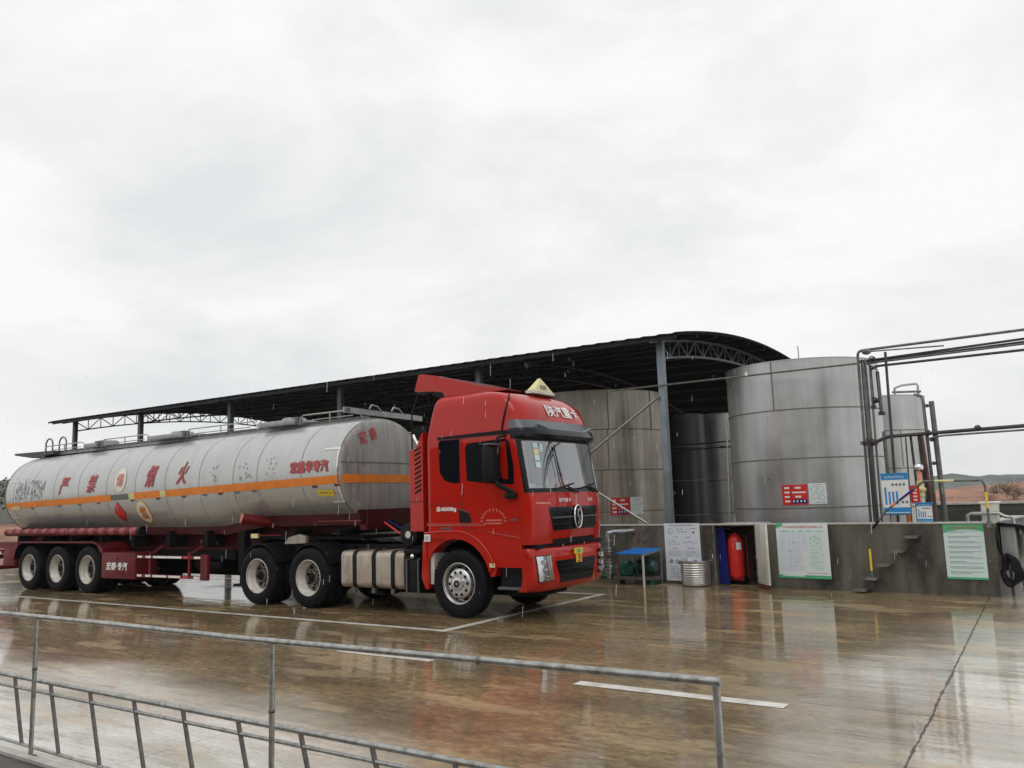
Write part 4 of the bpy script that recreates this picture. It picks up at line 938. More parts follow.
b = MB(); b.box((L_(-14.60),.02,.55),(L_(-14.0),.5,.99),'red_dull',.02); b.box((L_(-14.9),.02,.98),(L_(-13.9),.6,1.14),'red_dull'); b.build('rear_box', trailer)
b = MB(); b.box((L_(-15.0),.0,.72),(L_(-14.8),2.26,.82),'red_dull'); b.box((L_(-14.9),.0,.45),(L_(-14.8),2.26,.55),'red_dull'); b.box((L_(-15.02),.05,.84),(L_(-14.95),.5,.94),'signred'); b.box((L_(-14.88),.0,.83),(L_(-14.7),.03,.9),'white'); b.build('rear_bumper', trailer)
b = MB()
for i in range(3): b.tube([(L_(-2.55),.9+i*.1,1.55),(L_(-2.0),.9+i*.12,1.25+.06*i),(L_(-1.35),.9+i*.1,1.6)],.02,('signred','darkblue','black')[i],6)
b.build('air_hose', trailer)
b = MB(); b.box((L_(-9.9),1.55,.34),(L_(-6.5),2.1,1.02),'dark',.03); b.box((L_(-9.9),.75,.75),(L_(-6.4),1.4,1.28),'dark'); b.box((L_(-6.4),.8,.95),(L_(-5.3),1.5,1.3),'dark'); b.build('under_trailer_blocker', trailer)  # dark boxes added so no bright ground shows through under the trailer
for y in (.95,1.25):
    b = MB(); b.lathe([(.001,-.45),(.12,-.45),(.15,-.40),(.15,.40),(.12,.45),(.001,.45)],(L_(-7.4),y,.62),'x','dark',20); b.build('air_reservoir', trailer)
b = MB(); b.box((L_(-13.9),.76,.72),(L_(-10.2),1.46,1.3),'dark'); b.build('axle_bay_blocker', trailer)  # dark filler box added between the wheels to keep the underside black
b = MB(); b.box((L_(-15.0),.6,.95),(L_(-13.6),1.6,1.38),'red_dull'); b.box((L_(-14.7),.7,1.38),(L_(-14.4),1.5,1.6),'red_dull'); b.build('rear_frame', trailer)

# ================================================================== SHED
def zroof(X, Y):
    t = max(0, min(1.05, (1.3-X)/26.5)); return 5.77-.0155*(Y-12)**2+t*(.2+.045*(Y-6))
SX0, SX1, SY0, SY1 = -25.2, 1.3, 6.0, 20.6
shed = thing('steel_shed', 'long open-sided shed with dark arched roof on steel posts', 'shed', (-12, 13, 0))
def S(p): return (p[0]+12, p[1]-13, p[2])
b = MB(); ny, nx = 24, 0
# corrugation runs along Y; ribs sampled in X
step = .19; nx = int((SX1-SX0)/step)
vs = []; 
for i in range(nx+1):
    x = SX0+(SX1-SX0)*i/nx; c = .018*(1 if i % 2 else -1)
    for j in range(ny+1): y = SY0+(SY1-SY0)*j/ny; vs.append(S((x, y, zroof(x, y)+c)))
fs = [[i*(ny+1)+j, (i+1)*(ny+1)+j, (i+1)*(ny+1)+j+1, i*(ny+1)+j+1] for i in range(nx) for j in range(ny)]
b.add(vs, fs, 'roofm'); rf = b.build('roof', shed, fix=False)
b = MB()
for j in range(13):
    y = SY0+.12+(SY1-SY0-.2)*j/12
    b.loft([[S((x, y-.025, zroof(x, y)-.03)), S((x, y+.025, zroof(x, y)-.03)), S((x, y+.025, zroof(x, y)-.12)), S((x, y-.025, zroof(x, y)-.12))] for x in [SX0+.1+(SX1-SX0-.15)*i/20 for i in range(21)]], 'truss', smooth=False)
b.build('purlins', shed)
for X in (SX1+.01, SX0-.01):
    b = MB()
    for i in range(40):
        ya, yb = SY0+(SY1-SY0)*i/40, SY0+(SY1-SY0)*(i+1)/40
        b.bar(S((X,ya,zroof(X,ya)-.03)), S((X,yb,zroof(X,yb)-.03)), .03, .06, 'roofm')
    b.build('roof_edge_trim', shed)
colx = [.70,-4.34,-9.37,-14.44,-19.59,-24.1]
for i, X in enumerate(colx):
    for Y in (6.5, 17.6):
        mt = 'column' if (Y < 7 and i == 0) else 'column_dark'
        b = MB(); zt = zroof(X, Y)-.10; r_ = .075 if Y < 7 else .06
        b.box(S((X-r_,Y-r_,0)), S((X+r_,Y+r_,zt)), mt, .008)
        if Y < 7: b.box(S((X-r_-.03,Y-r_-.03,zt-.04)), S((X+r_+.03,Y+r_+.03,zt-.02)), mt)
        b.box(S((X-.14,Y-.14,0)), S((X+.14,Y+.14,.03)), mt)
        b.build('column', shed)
    mt = 'column_dark' if i == 0 else 'truss'
    b = MB(); nb = 22; y0, y1 = 6.0, 18.6
    top = lambda y: zroof(X, y)-.13
    bot = lambda y: zroof(X, max(6.5, y))-.52+.03*max(0, y-10)*0
    ysn = [6.5+(17.6-6.5)*q/nb for q in range(nb+1)]
    for q in range(nb):
        ya, yb = ysn[q], ysn[q+1]
        b.bar(S((X,ya,top(ya))), S((X,yb,top(yb))), .05, .05, mt); b.bar(S((X,ya,bot(ya))), S((X,yb,bot(yb))), .05, .05, mt)
        b.bar(S((X,ya,top(ya))), S((X,ya,bot(ya))), .025, .025, mt)
        if q % 2 == 0: b.bar(S((X,ya,top(ya))), S((X,yb,bot(yb))), .028, .028, mt)
        else: b.bar(S((X,ya,bot(ya))), S((X,yb,top(yb))), .028, .028, mt)
    b.bar(S((X,6.0,top(6.0))), S((X,6.5,top(6.5))), .05, .05, mt); b.bar(S((X,17.6,top(17.6))), S((X,20.5,top(20.5))), .05, .05, mt)
    b.build('truss', shed)

# ================================================================== STORAGE TANKS
def storage_tank(loc, r, top, levels, label, mt, seams, closed=True, z0=.0):
    t = thing('storage_tank', label, 'storage tank', (loc[0], loc[1], 0), 0, 'upright steel storage tanks')
    b = MB(); prof = [(r, z0)]
    for z in sorted(levels): prof += [(r, z)]
    prof += [(r, top)]
    b.lathe(prof, (0,0,0), 'z', mt, 96); b.lathe([(r, top), (r+.010, top+.003), (r+.010, top+.02), (r-.02, top+.025), (r*.5, top+.04+r*.05), (.001, top+.05+r*.07)], (0,0,0), 'z', mt, 96)
    body = b.build('shell', t)
    b = MB()
    for z in levels: b.lathe([(r+.005, z-.013), (r+.012, z-.008), (r+.012, z+.008), (r+.005, z+.013)], (0,0,0), 'z', 'seam', 96)
    for (a, za, zb) in seams:
        a = R(a); c, s = math.cos(a), math.sin(a); tx, ty = -s, c; w = .013
        b.add([(c*(r+.006)-tx*w, s*(r+.006)-ty*w, za), (c*(r+.006)+tx*w, s*(r+.006)+ty*w, za), (c*(r+.006)+tx*w, s*(r+.006)+ty*w, zb), (c*(r+.006)-tx*w, s*(r+.006)-ty*w, zb)], [(0,1,2,3)], 'seam')
    b.build('weld_seam', t); return t
tC = storage_tank((3.08,8.69), 1.62, 4.50, (3.47,2.45,1.44), 'big pale steel tank outside the end of the shed, nearest the pipe stack', 'steel', [(-95.4,3.47,4.5),(-20,3.47,4.5),(40,2.45,3.47)])
tA = storage_tank((-3.6,10.9), 2.2, 4.62, (3.58,2.5,1.4), 'brownish steel tank under the shed roof, left of the end post', 'steel_brown', [(-48.5,3.58,4.62),(-12.5,3.58,4.62),(-49.4,2.5,3.58),(-54.9,1.4,2.5),(-100,2.5,3.58)])
tB = storage_tank((-1.33,15.57), 1.1, 4.25, (3.2,2.2,1.2), 'narrow grey steel tank deep in the shed, left of the biggest pale tank', 'steel', [(-60,2.2,3.2)])
M['steel_shaded'] = steel_mat('storage_steel_shaded', (.035, .04, .05), (.018, .02, .026), .2, .8)  # near-black steel: shade put into the colour of the added slim tank
tE = storage_tank((-1.74,13.27), .62, 4.15, (3.2,2.2,1.2), 'slim tank added right of the shed end post, shade painted into its steel', 'steel_shaded', [])
tD = storage_tank((3.72,14.4), 1.05, 4.22, (3.3,2.30,1.3), 'slim steel tank with a pipe frame on its lid, behind the biggest pale tank', 'steel', [(-60,2.35,3.3),(-80,1.3,2.35)])
b = MB(); b.tube([(.42,-.5,4.2),(.42,-.5,4.46),(.6,-.5,4.52),(.95,-.4,4.54),(.98,-.4,4.48),(.98,-.4,4.2)],.03,'galv',8); b.tube([(.35,-.5,4.36),(1.05,-.42,4.32)],.03,'pipe',8); b.build('lid_pipe_frame', tD)
b = MB(); b.tube([(-.05,.2,4.5),(-.05,.2,5.08)],.012,'pipe',6); b.build('vent_rod', tC)
b = MB()
for i in range(5): b.bar((-.3,-.2,0),(-.3,-.2,0.01),.01,.01,'pipe')
del b

# ================================================================== BUND WALL
wall = thing('bund_wall', 'low damp grey concrete wall with projecting steps in front of the tanks', 'wall', tuple(WA), WTH)
HWL = 1.19; RX0, RX1, RD = 2.62, 3.47, .75
b = MB()
def wbox(mb, a, bb, mt, bev=0): mb.box(a, bb, mt, bev)
wbox(b, (-12,0,0), (RX0,.2,HWL-.03), 'wall'); wbox(b, (RX1,0,0), (7.52,.2,HWL-.03), 'wall'); wbox(b, (7.32,.2,0),(7.52,3.2,HWL-.03),'wall'); wbox(b, (-12,.2,0),(-11.8,10,HWL-.03),'wall')
wbox(b, (RX0-.1,.2,0),(RX0,RD,HWL-.03),'wall'); wbox(b, (RX1,.2,0),(RX1+.1,RD,HWL-.03),'wall'); wbox(b, (RX0-.1,RD,0),(RX1+.1,RD+.1,HWL-.03),'wall')
wbox(b, (RX0,.2,HWL-.06),(RX1,RD,HWL-.03),'wall')
b.build('wall_body', wall)
b = MB(); wbox(b, (-12,-.012,HWL-.03),(RX0,.22,HWL),'conc_top',.006); wbox(b, (RX0,-.012,HWL-.03),(RX1,RD+.1,HWL),'conc_top',.006); wbox(b, (RX1,-.012,HWL-.03),(7.53,.22,HWL),'conc_top',.006); wbox(b, (7.30,.22,HWL-.03),(7.53,3.2,HWL),'conc_top',.006); b.build('coping', wall)
for i, (s0, s1, z) in enumerate(((5.28,5.52,.055),(5.47,5.71,.26),(5.71,5.94,.49),(5.96,6.18,.73),(6.20,6.42,.97))):
    b = MB(); b.prism([(s0+.03,z-.038),(s1-.02,z-.038),(s1,z),(s0,z)],'y',-.25,0,mat('step_concrete',(.13,.125,.11),.5,0,.3,8)); b.build('step', wall)
b = MB(); b.prism([(RX0+.012,1.13),(RX0+.02,.02),(RX0+.22,.02),(RX0+.16,1.13)],'y',.12,.14,'darkblue'); b.box((RX0-.012,-.03,.0),(RX0+.012,.02,1.17),'galv'); b.build('side_panel', wall)
# open white door of the recess, hinged on its right jamb, swung toward the yard
dr = bpy.data.objects.new('recess_door', None); COL.objects.link(dr); dr.parent = wall; dr.location = (RX1+.03,-.03,.03); dr.rotation_euler = (0,0,R(-46))
b = MB(); b.box((0,-.02,.05),(.55,.02,1.16),'offwhite',.005)
b.box((.0,-.024,.05),(.03,.024,1.16),'galv'); b.box((.24,-.0235,.06),(.255,.0235,1.15),'inkpale'); b.box((0,-.022,-.02),(.5,.022,.045),'rust_red'); b.build('door_leaf', dr)
b = MB(); b.box((.03,-.05,.50),(.08,-.02,.56),'chrome'); b.build('handle', dr)
# faded red paint on the wall
b = MB(); rnd = random.Random(3)
for i in range(26):
    s = .75+rnd.random()*.42; z = .80+rnd.random()*.24; b.bar((s,-.002,z),(s+rnd.uniform(-.07,.07),-.002,z+rnd.uniform(-.05,.07)),.015,.004,'rust_red',(0,1,0))
b.build('faded_marks', wall)

def wall_pt(s, off, z):
    c, sn = math.cos(WTH), math.sin(WTH); return (WA[0]+s*c+off*sn, WA[1]+s*sn-off*c, z)
# ---------- flat posters: origin lower left, u to the right, v up, thin sheet facing the yard
def poster(name, label, cat, origin, rz, w, h, bgm, build, group=None):
    t = thing(name, label, cat, origin, rz, group)
    b = MB(); b.box((0,-.004,0),(w,.004,h),bgm); b.build('panel', t)
    p = MB(); lay = [0]
    class Q:
        def rect(s, x0, z0, x1, z1, m, e=.0015): p.box((x0,-.004-e,z0),(x1,-.004,z1),m)
        def text(s, st, cx, cz, w_, h_, m): add_text(p, st, .1, lambda u, v: (cx+u, -.0085, cz+v), m, 0, fit=(w_, h_))
        def rows(s, x0, x1, z0, z1, nrow, m, fill=.62, seed=1, hh=.45, gap=.004):
            r_ = random.Random(seed); dz = (z1-z0)/nrow
            for i in range(nrow):
                x = x0; zc = z0+dz*(i+.5); xe = x1 if r_.random() < .6 else x0+(x1-x0)*r_.uniform(.5,.95)
                while x < xe:
                    l_ = r_.uniform(.012,.03); 
                    if r_.random() < fill+.25: p.box((x,-.0065,zc-dz*hh/2),(min(x+l_,xe),-.004,zc+dz*hh/2*r_.uniform(.5,1)),m)
                    x += l_+gap
        def disc(s, cx, cz, r, m, e=.002): p.prism([(cx+r*math.cos(2*PI*i/18), cz+r*math.sin(2*PI*i/18)) for i in range(18)],'y',-.004-e,-.004,m)
        def poly(s, pts, m, e=.002): p.prism(pts,'y',-.004-e,-.004,m)
    build(Q(), w, h); p.build('print', t, fix=True)
    return t
def wall_origin(s, off, z): return wall_pt(s, off, z)
def pb1(q, w, h):
    q.text('职业病危害告知卡', w*.5, h*.965, w*.68, .030, 'ink')
    q.rows(.08,.22,h*.80,h*.92,3,'inkpale',seed=2); q.rows(.28,.58,h*.83,h*.92,2,'inkpale',seed=3); q.rows(.60,.72,h*.895,h*.92,1,'inkred',seed=4)
    q.poly([(.66,h*.865),(.695,h*.84),(.66,h*.815),(.625,h*.84)],'ink')
    q.rows(.14,.34,h*.745,h*.77,1,'ink',seed=5); q.rows(.48,.60,h*.745,h*.77,1,'ink',seed=6)
    q.rows(.08,.34,h*.62,h*.72,3,'inkpale',.5,7); q.rows(.40,.74,h*.65,h*.70,2,'inkpale',.5,8)
    q.rows(.18,.30,h*.55,h*.575,1,'ink',seed=9); q.rows(.50,.66,h*.55,h*.575,1,'ink',seed=10)
    q.rows(.08,.38,h*.42,h*.53,5,'inkpale',.6,11); q.rows(.42,.76,h*.42,h*.53,5,'inkpale',.6,12); q.rows(.34,.5,h*.385,h*.405,1,'inkpale',seed=13)
    for i in range(5): q.disc(.13+i*.135,h*.335,.042,'ink'); q.disc(.13+i*.135,h*.335,.020,('inkpale','paper','paper','inkpale','paper')[i],.004)
    q.rows(.1,.4,h*.05,h*.27,6,'inkpale',.5,14)
poster('notice_poster', 'tall white notice poster with five round black icons, behind the steel tub', 'poster', wall_origin(1.52,.012,.055), WTH, .80, 1.155, 'paper', pb1)
def pb2(q, w, h):
    q.rect(0,0,w,.06,'signgreen'); q.poly([(.04,.04),(.2,.085),(w*.5,.06),(w*.5,.03)],'mint',.003)
    q.poly([(0,h),(.14,h),(.12,h-.06),(.05,h-.08),(0,h-.09)],'signgreen'); q.text('职业病危害因素检测结果公示', w*.53, h*.93, w*.78, .042, 'inkred')
    q.rect(.06,h*.83,w-.06,h*.875,'mint'); q.rows(.08,w-.1,h*.835,h*.87,1,'inkblue',.4,31)
    for x0, x1, m in ((.07,.19,'cell'),(.20,.27,'cell'),(.28,.36,'cell'),(.37,.46,'cell'),(.47,.58,'cell'),(.60,.86,'inkpale')):
        q.rect(x0,h*.13,x1,h*.82,m if m != 'inkpale' else 'mint',.001)
    q.rect(.07,h*.2,.18,h*.48,'paper',.0025); q.rect(.475,h*.14,.575,h*.5,'paperpale',.0025)
    q.rows(.62,.84,h*.16,h*.78,15,'inkpale',.35,33,.3); 
    for i, (x, z) in enumerate(((.13,.66),(.32,.64),(.42,.64),(.24,.48),(.13,.36),(.36,.30),(.52,.32))): q.rows(x-.025,x+.03,h*z-.01,h*z+.012,1,'inkblue',.9,40+i)
    for i in range(4): q.rows(.21,.57,h*(.2+i*.15),h*(.21+i*.15)+.008,1,'inkpale',.2,60+i)
    q.rows(.52,w-.05,h*.09,h*.11,1,'inkred',.9,35)
poster('notice_poster', 'square pale poster with red title and a table of columns, green strip along its bottom', 'poster', wall_origin(3.90,.012,.19), WTH, .965, 1.005, 'paperpale', pb2)
def pb3(q, w, h):
    q.poly([(0,h),(w,h),(w,h-.12),(w*.8,h-.085),(w*.5,h-.08),(w*.2,h-.10),(0,h-.14)],'signgreen'); q.text('安全操作规程', w*.5, h-.05, w*.72, .045, 'inkred')
    q.rect(0,0,w,.035,'signgreen')
    for i in range(9): q.rows(.06,w-.05,h*.10+i*.082,h*.10+i*.082+.045,2,'inkpale',.85,70+i,.55,.002)
poster('notice_poster', 'narrow mint green poster with lines of small text, at the right end of the wall', 'poster', wall_origin(6.77,.012,.265), WTH, .60, .885, 'mint', pb3)
# blue sign boards standing on the wall
def bs(q, w, h, big=True):
    q.rect(0,h*.86,w,h,'signblue'); q.rect(0,0,w,h*.17,'signblue'); q.rect(w*.02,h*.03,w*.98,h*.05,'mint',.003)
    q.text('有限空间作业', w*.5, h*.93, w*.72, h*.06, 'white')
    for i in range(4): q.disc(w*(.42+i*.14), h*.74, w*.055, 'ink')
    for i, hh in enumerate((.68,.57,.57,.57)): q.rect(w*(.09+i*.14),h*.24,w*(.09+i*.14)+w*.075,h*hh,'signblue')
    for i in range(2): q.disc(w*(.74+i*.15), h*.30, w*.055, 'ink')
for lab, s, z, w, h, o in (('large blue and white sign board with bars and round icons, behind the striped handrail', 5.84, 1.33, .44, .69, -.08), ('small blue and white sign leaning on the wall top, right of the larger blue board', 6.38, 1.195, .24, .31, -.06)):
    t = poster('sign_board', lab, 'sign', wall_origin(s,o,z), WTH, w, h, 'white', bs, 'blue sign boards on the wall')
    b = MB(); b.box((-.03,-.012,h),(w+.02,.012,h+.02),'signblue'); b.box((-.01,-.008,-.015),(w+.01,.008,0),'silver')
    b.box((w*.2,.006,-(z-HWL)),(w*.2+.02,.02,h*.6),'silver'); b.box((w*.8,.006,-(z-HWL)),(w*.8+.02,.02,h*.6),'silver'); b.build('sign_frame', t)
# curved notices on the tanks
def tank_notice(center, r, a0, a1, z0, z1, kind, label):
    t = thing('notice_sheet', label, 'notice', (center[0], center[1], 0))
    def cyl(u, v, e): a = a0+(a1-a0)*u; return ((r+e)*math.cos(a), (r+e)*math.sin(a), z0+(z1-z0)*v)
    def sheet(mb, u0, v0, u1, v1, m, e, n_=6):
        vs = [];
        for i in range(n_+1): u = u0+(u1-u0)*i/n_; vs += [cyl(u,v0,e), cyl(u,v1,e)]
        mb.add(vs, [[2*i,2*i+2,2*i+3,2*i+1] for i in range(n_)], m, True)
    b = MB(); sheet(b, 0,0,1,1, 'signred' if kind == 'red' else 'paperpale', .02); b.build('panel', t, fix=False)
    b = MB(); rnd = random.Random(9)
    if kind == 'red':
        for i in range(4):
            v = .80-i*.22; sheet(b, .10,v,.30,v+.09,'white',.024,2)
            if i == 1: sheet(b, .40,v,.93,v+.07,'white',.024,4)
            elif i == 3: sheet(b, .38,v-.07,.97,v+.14,'darkblue',.022,3); [sheet(b, .42+.14*k,v,.48+.14*k,v+.09,'white',.024,1) for k in range(4)]
            else: sheet(b, .52,v,.75,v+.09,'white',.024,2)
        sheet(b, .34,.02,.36,.98,'rust_red',.022,1)
    else:
        for i in range(11):
            v = .06+i*.085; x = .08
            while x < .9:
                l_ = rnd.uniform(.04,.12)
                if rnd.random() < .7: sheet(b, x,v,min(.92,x+l_),v+.035,'inkpale',.023,1)
                x += l_+.03
    b.build('print', t, fix=False)
def ang(c, p): return math.atan2(p[1]-c[1], p[0]-c[0])
TN = []
tank_notice((3.08,8.69), 1.62, R(-93.7), R(-76.1), 1.505, 1.915, 'red', 'red notice with white writing on the big pale tank')
tank_notice((3.08,8.69), 1.62, R(-75.3), R(-63.4), 1.515, 1.93, 'white', 'white printed sheet beside the red notice on the big pale tank')
tank_notice((-3.6,10.9), 2.2, R(-50), R(-36.4), 1.31, 1.765, 'red', 'red notice with white writing on the brownish tank, crossed by a slanting pipe')
tank_notice((-3.6,10.9), 2.2, R(-35.6), R(-25.5), 1.315, 1.77, 'white', 'white printed sheet beside the red notice on the brownish tank')

# ================================================================== PIPES
def pipe(label, pts, r, mt='pipe', loc=None, extra=None, group='process pipes around the tanks', name='steel_pipe', n=10):
    # round the corners of the route
    P = [Vector(p) for p in pts]; o = P[0].copy(); o = Vector((o.x, o.y, 0))
    out_ = [P[0]]
    for i in range(1, len(P)-1):
        a, b_, c = P[i-1], P[i], P[i+1]; d = min(.10, (a-b_).length*.4, (c-b_).length*.4)
        p0 = b_+(a-b_).normalized()*d; p1 = b_+(c-b_).normalized()*d
        for k in range(5): t = k/4; out_.append(p0*(1-t)**2+b_*2*t*(1-t)+p1*t*t)
    out_.append(P[-1]); b = MB(); b.tube([p-o for p in out_], r, mt, n)
    t = thing(name, label, 'pipe', tuple(o), 0, group); b.build('pipe_body', t)
    if extra:
        for nm, fn in extra:
            b = MB(); fn(b, lambda p: tuple(Vector(p)-o)); b.build(nm, t)
    return t
def flange(p, axis, r, mt='pipedark'):
    def fn(b, q):
        x, y, z = q(p)
        for d in (-.018, .018): b.lathe([(.001,-.012),(r,-.012),(r,.012),(.001,.012)], (x+(d if axis=='x' else 0), y, z+(d if axis=='z' else 0)), axis, mt, 14)
    return ('flange', fn)
def valve(p, mt='pipedark', s=1.0):
    def fn(b, q):
        x, y, z = q(p); b.sphere((x,y,z), .055*s, mt, 12, 8); b.tube([(x,y,z),(x,y-.10*s,z)], .015*s, mt, 6); b.tube([(x+.06*s*math.cos(t), y-.10*s, z+.06*s*math.sin(t)) for t in [2*PI*i/14 for i in range(14)]], .010*s, mt, 6, closed=True)
        b.lathe([(.001,-.05*s),(.05*s,-.05*s),(.05*s,-.035*s),(.03*s,-.03*s),(.03*s,.03*s),(.05*s,.035*s),(.05*s,.05*s),(.001,.05*s)], (x,y,z), 'x', mt, 12)
    return ('valve', fn)
PY = 6.35
pipe('thick pipe rising on the left of the stack and turning level along the top', [(4.78,PY,1.0),(4.82,PY,4.40),(12.5,PY,4.46)], .025, 'pipe', extra=[flange((4.785,PY,2.64),'z',.06)])
pipe('stout upright in the pipe stack, standing against the biggest pale tank', [(4.86,PY+.05,.0),(4.90,PY+.05,4.22)], .052, 'pipe', extra=[flange((4.87,PY+.05,2.64),'z',.09)])
pipe('thin upright pipe just right of the stout one in the stack', [(4.98,PY-.02,1.0),(5.02,PY-.02,4.10)], .02, 'pipe', extra=[flange((5.0,PY-.02,2.62),'z',.045)])
pipe('dark upright pipe in the lower part of the stack, below the valves', [(4.93,PY-.10,1.0),(4.88,PY-.10,2.72)], .028, 'pipedark')
pipe('upper bundle pipe leaving the stack to the right, topmost of the three', [(4.80,PY+.08,4.20),(12.5,PY+.02,4.40)], .023, 'pipedark')
pipe('upper bundle pipe leaving the stack to the right, middle of the three', [(4.86,PY+.16,4.18),(12.5,PY+.10,4.32)], .022, 'pipedark')
pipe('upper bundle pipe leaving the stack to the right, lowest of the three', [(4.92,PY+.0,4.14),(12.5,PY-.04,4.24)], .020, 'galvdark')
pipe('single thin pipe running right a little below the upper bundle', [(5.02,PY,3.30),(5.02,PY,4.02),(5.14,PY,4.07),(12.5,PY,4.07)], .024, 'pipedark', extra=[flange((5.02,PY,3.30),'z',.05), valve((5.08,PY,4.20),s=.9)])
pipe('short hanging pipe with a flanged foot at the right edge of the biggest tank', [(5.12,PY+.1,3.98),(5.13,PY+.1,3.18)], .034, 'pipe', extra=[flange((5.13,PY+.1,3.18),'z',.065), valve((5.06,PY+.02,3.42),s=.9)])
pipe('thin tall pole standing in the gap right of the biggest tank', [(5.27,PY-.12,1.0),(5.33,PY-.12,4.30)], .024, 'pipedark')
pipe('short upright pipe stub left of the tall thin pole', [(5.16,PY-.04,1.9),(5.16,PY-.04,2.83)], .032, 'pipe')
pipe('lower thick level pipe running right from the stub', [(4.78,PY-.02,2.62),(5.0,PY-.02,2.64),(5.22,PY-.06,2.73),(12.5,PY-.06,2.84)], .034, 'pipedark', extra=[valve((4.96,PY-.03,2.635)), valve((6.7,PY-.08,2.77),s=.8), flange((5.9,PY-.06,2.75),'x',.055)])
pipe('lower thin level pipe running right just under the thick one', [(5.9,PY-.12,2.64),(6.1,PY-.12,2.68),(12.5,PY-.12,2.73)], .018, 'pipe')
pipe('short cross pipe with a round end cap on the top of the stack', [(4.98,PY-.04,4.36),(6.3,PY-.04,4.30)], .014, 'pipe', extra=[('end_cap', lambda b, q: b.sphere(q((4.99,PY-.04,4.36)), .06, 'pipe', 12, 8, (1.5,1,1)))])
pipe('slanting strut under the top bundle of the stack', [(4.88,PY,4.22),(5.16,PY-.1,3.98)], .014, 'pipedark')
pipe('thick slightly leaning pipe, rightmost upright beside the slim tank', [(6.03,PY,1.0),(6.0,PY,3.32)], .045, 'pipe', extra=[valve((5.93,PY-.03,3.24),s=.5), valve((5.95,PY-.03,2.62),s=.5), valve((5.95,PY-.03,2.20),s=.5)])
pipe('upright pipe on the right side of the slim tank, reaching its lid', [(5.89,PY+.03,1.0),(5.86,PY+.03,3.42),(5.7,PY+.3,3.50)], .028, 'pipe')
pipe('dark upright pipe in front of the slim tank, below the level pipe', [(5.80,PY,1.0),(5.76,PY,2.72)], .05, 'pipedark')
pipe('reddish upright pipe among the dark ones in front of the slim tank', [(5.88,PY-.1,1.0),(5.80,PY-.1,2.70)], .025, 'rust')
pipe('thin upright pipe left of the dark ones in front of the slim tank', [(5.64,PY,1.0),(5.60,PY,2.72)], .022, 'pipedark')
pipe('thin upright pipe reaching the slim tank lid left of the pipe frame', [(5.46,PY+.1,1.0),(5.50,PY+.1,2.70)], .014, 'pipe')
pipe('orange banded short pipe behind the small blue sign', [(5.50,6.0,1.0),(5.50,6.0,1.68)], .03, 'orange')
pipe('yellow banded short pipe right of the orange one', [(5.64,6.0,1.0),(5.64,6.0,1.62)], .022, 'yellow')
pipe('long thin level pipe from the shed end post to the pipe stack', [(-.5,PY,4.17),(4.80,PY,4.16)], .020, 'galvdark', extra=[('clamp', lambda b, q: b.box(q((2.62,PY-.03,4.16)), q((2.66,PY+.03,4.24)), 'white'))])
pipe('slanting pale brace between the shed end post and the cab roof', [(.66,6.38,3.94),(-1.4,6.38,2.62)], .030, 'galv', group='slanting pipes by the cab')
pipe('slanting pipe coming down in front of the brownish tank onto the wall', [(-1.3,6.2,2.16),(.30,6.2,1.20)], .026, 'galv', group='slanting pipes by the cab')
pipe('dark level pipe with a valve crossing the narrow tank in the shed, upper', [(-1.95,12.4,3.21),(.5,12.4,3.25)], .022, 'pipedark')
pipe('dark level pipe with a valve crossing the narrow tank in the shed, lower', [(-1.95,12.4,3.06),(.5,12.4,3.10)], .022, 'pipedark', extra=[valve((-.2,12.4,3.09),s=.7)])
pipe('pale upright downpipe at the left edge of the biggest pale tank', [(1.63,7.55,0.9),(1.66,7.7,3.35)], .018, 'galv')

# ------- tall marker post with ball
t = thing('marker_post', 'yellow and pink post topped with a shiny ball behind the wall', 'post', (5.72,6.1,0))
b = MB(); b.tube([(0,0,0),(0,0,1.75)], .05, 'offwhite', 14); b.tube([(0,0,1.62),(0,0,1.90)], .062, 'paleyellow', 14); b.lathe([(.075,1.70),(.09,1.72),(.09,1.76),(.06,1.78)],(0,0,0),'z','paleyellow',16); b.tube([(0,0,1.88),(0,0,2.05)], .035, 'orangeskin', 12); b.build('post_body', t)
b = MB(); b.sphere((0,0,2.13), .085, 'chrome', 20, 14); b.build('ball', t)
t = thing('warning_board', 'narrow red board with white marks between the blue signs', 'sign', (5.66,5.85,0))
b = MB(); b.prism(rrect(0,1.66,.075,.16,.03),'y',-.01,.01,'signred')
for i in range(4): b.box((-.03,-.013,1.55+i*.06),(.03,-.01,1.58+i*.06),'white')
b.box((-.01,.01,.9),(.01,.03,1.6),'silver'); b.build('panel', t)

# ------- striped handrail of the steps
t = thing('handrail', 'yellow and black striped pipe handrail beside the wall steps', 'handrail', tuple(WA), WTH)
hp = [(5.63,-.22,.26),(5.63,-.22,1.0),(5.96,-.22,1.40),(6.60,-.22,1.88),(7.47,-.22,1.86),(7.50,-.22,1.76),(7.50,-.22,1.20)]
def seg_path(pts, step=.04):
    o = []
    for a, b_ in zip(pts, pts[1:]):
        a, b_ = Vector(a), Vector(b_); n_ = max(1, int((b_-a).length/step)); o += [a+(b_-a)*i/n_ for i in range(n_)]
    return o+[Vector(pts[-1])]
b = MB(); pth = seg_path(hp); b.tube(pth, .019, 'galvdark', 10); b.build('rail_pipe', t)
b = MB(); tot = 0; marks = ((.12,.50,'yellow'),(.86,1.05,'black'),(1.35,1.5,'orange'),(1.55,1.85,'darkblue'),(2.2,2.55,'paleyellow'),(3.08,3.42,'yellow'))
ac = [0.0]
for a, b_ in zip(pth, pth[1:]): ac.append(ac[-1]+(b_-a).length)
for (s0, s1, m) in marks:
    sub = [p for p, s in zip(pth, ac) if s0 <= s <= s1]
    if len(sub) > 1: b.tube(sub, .0203, m, 10)
b.build('stripe', t)
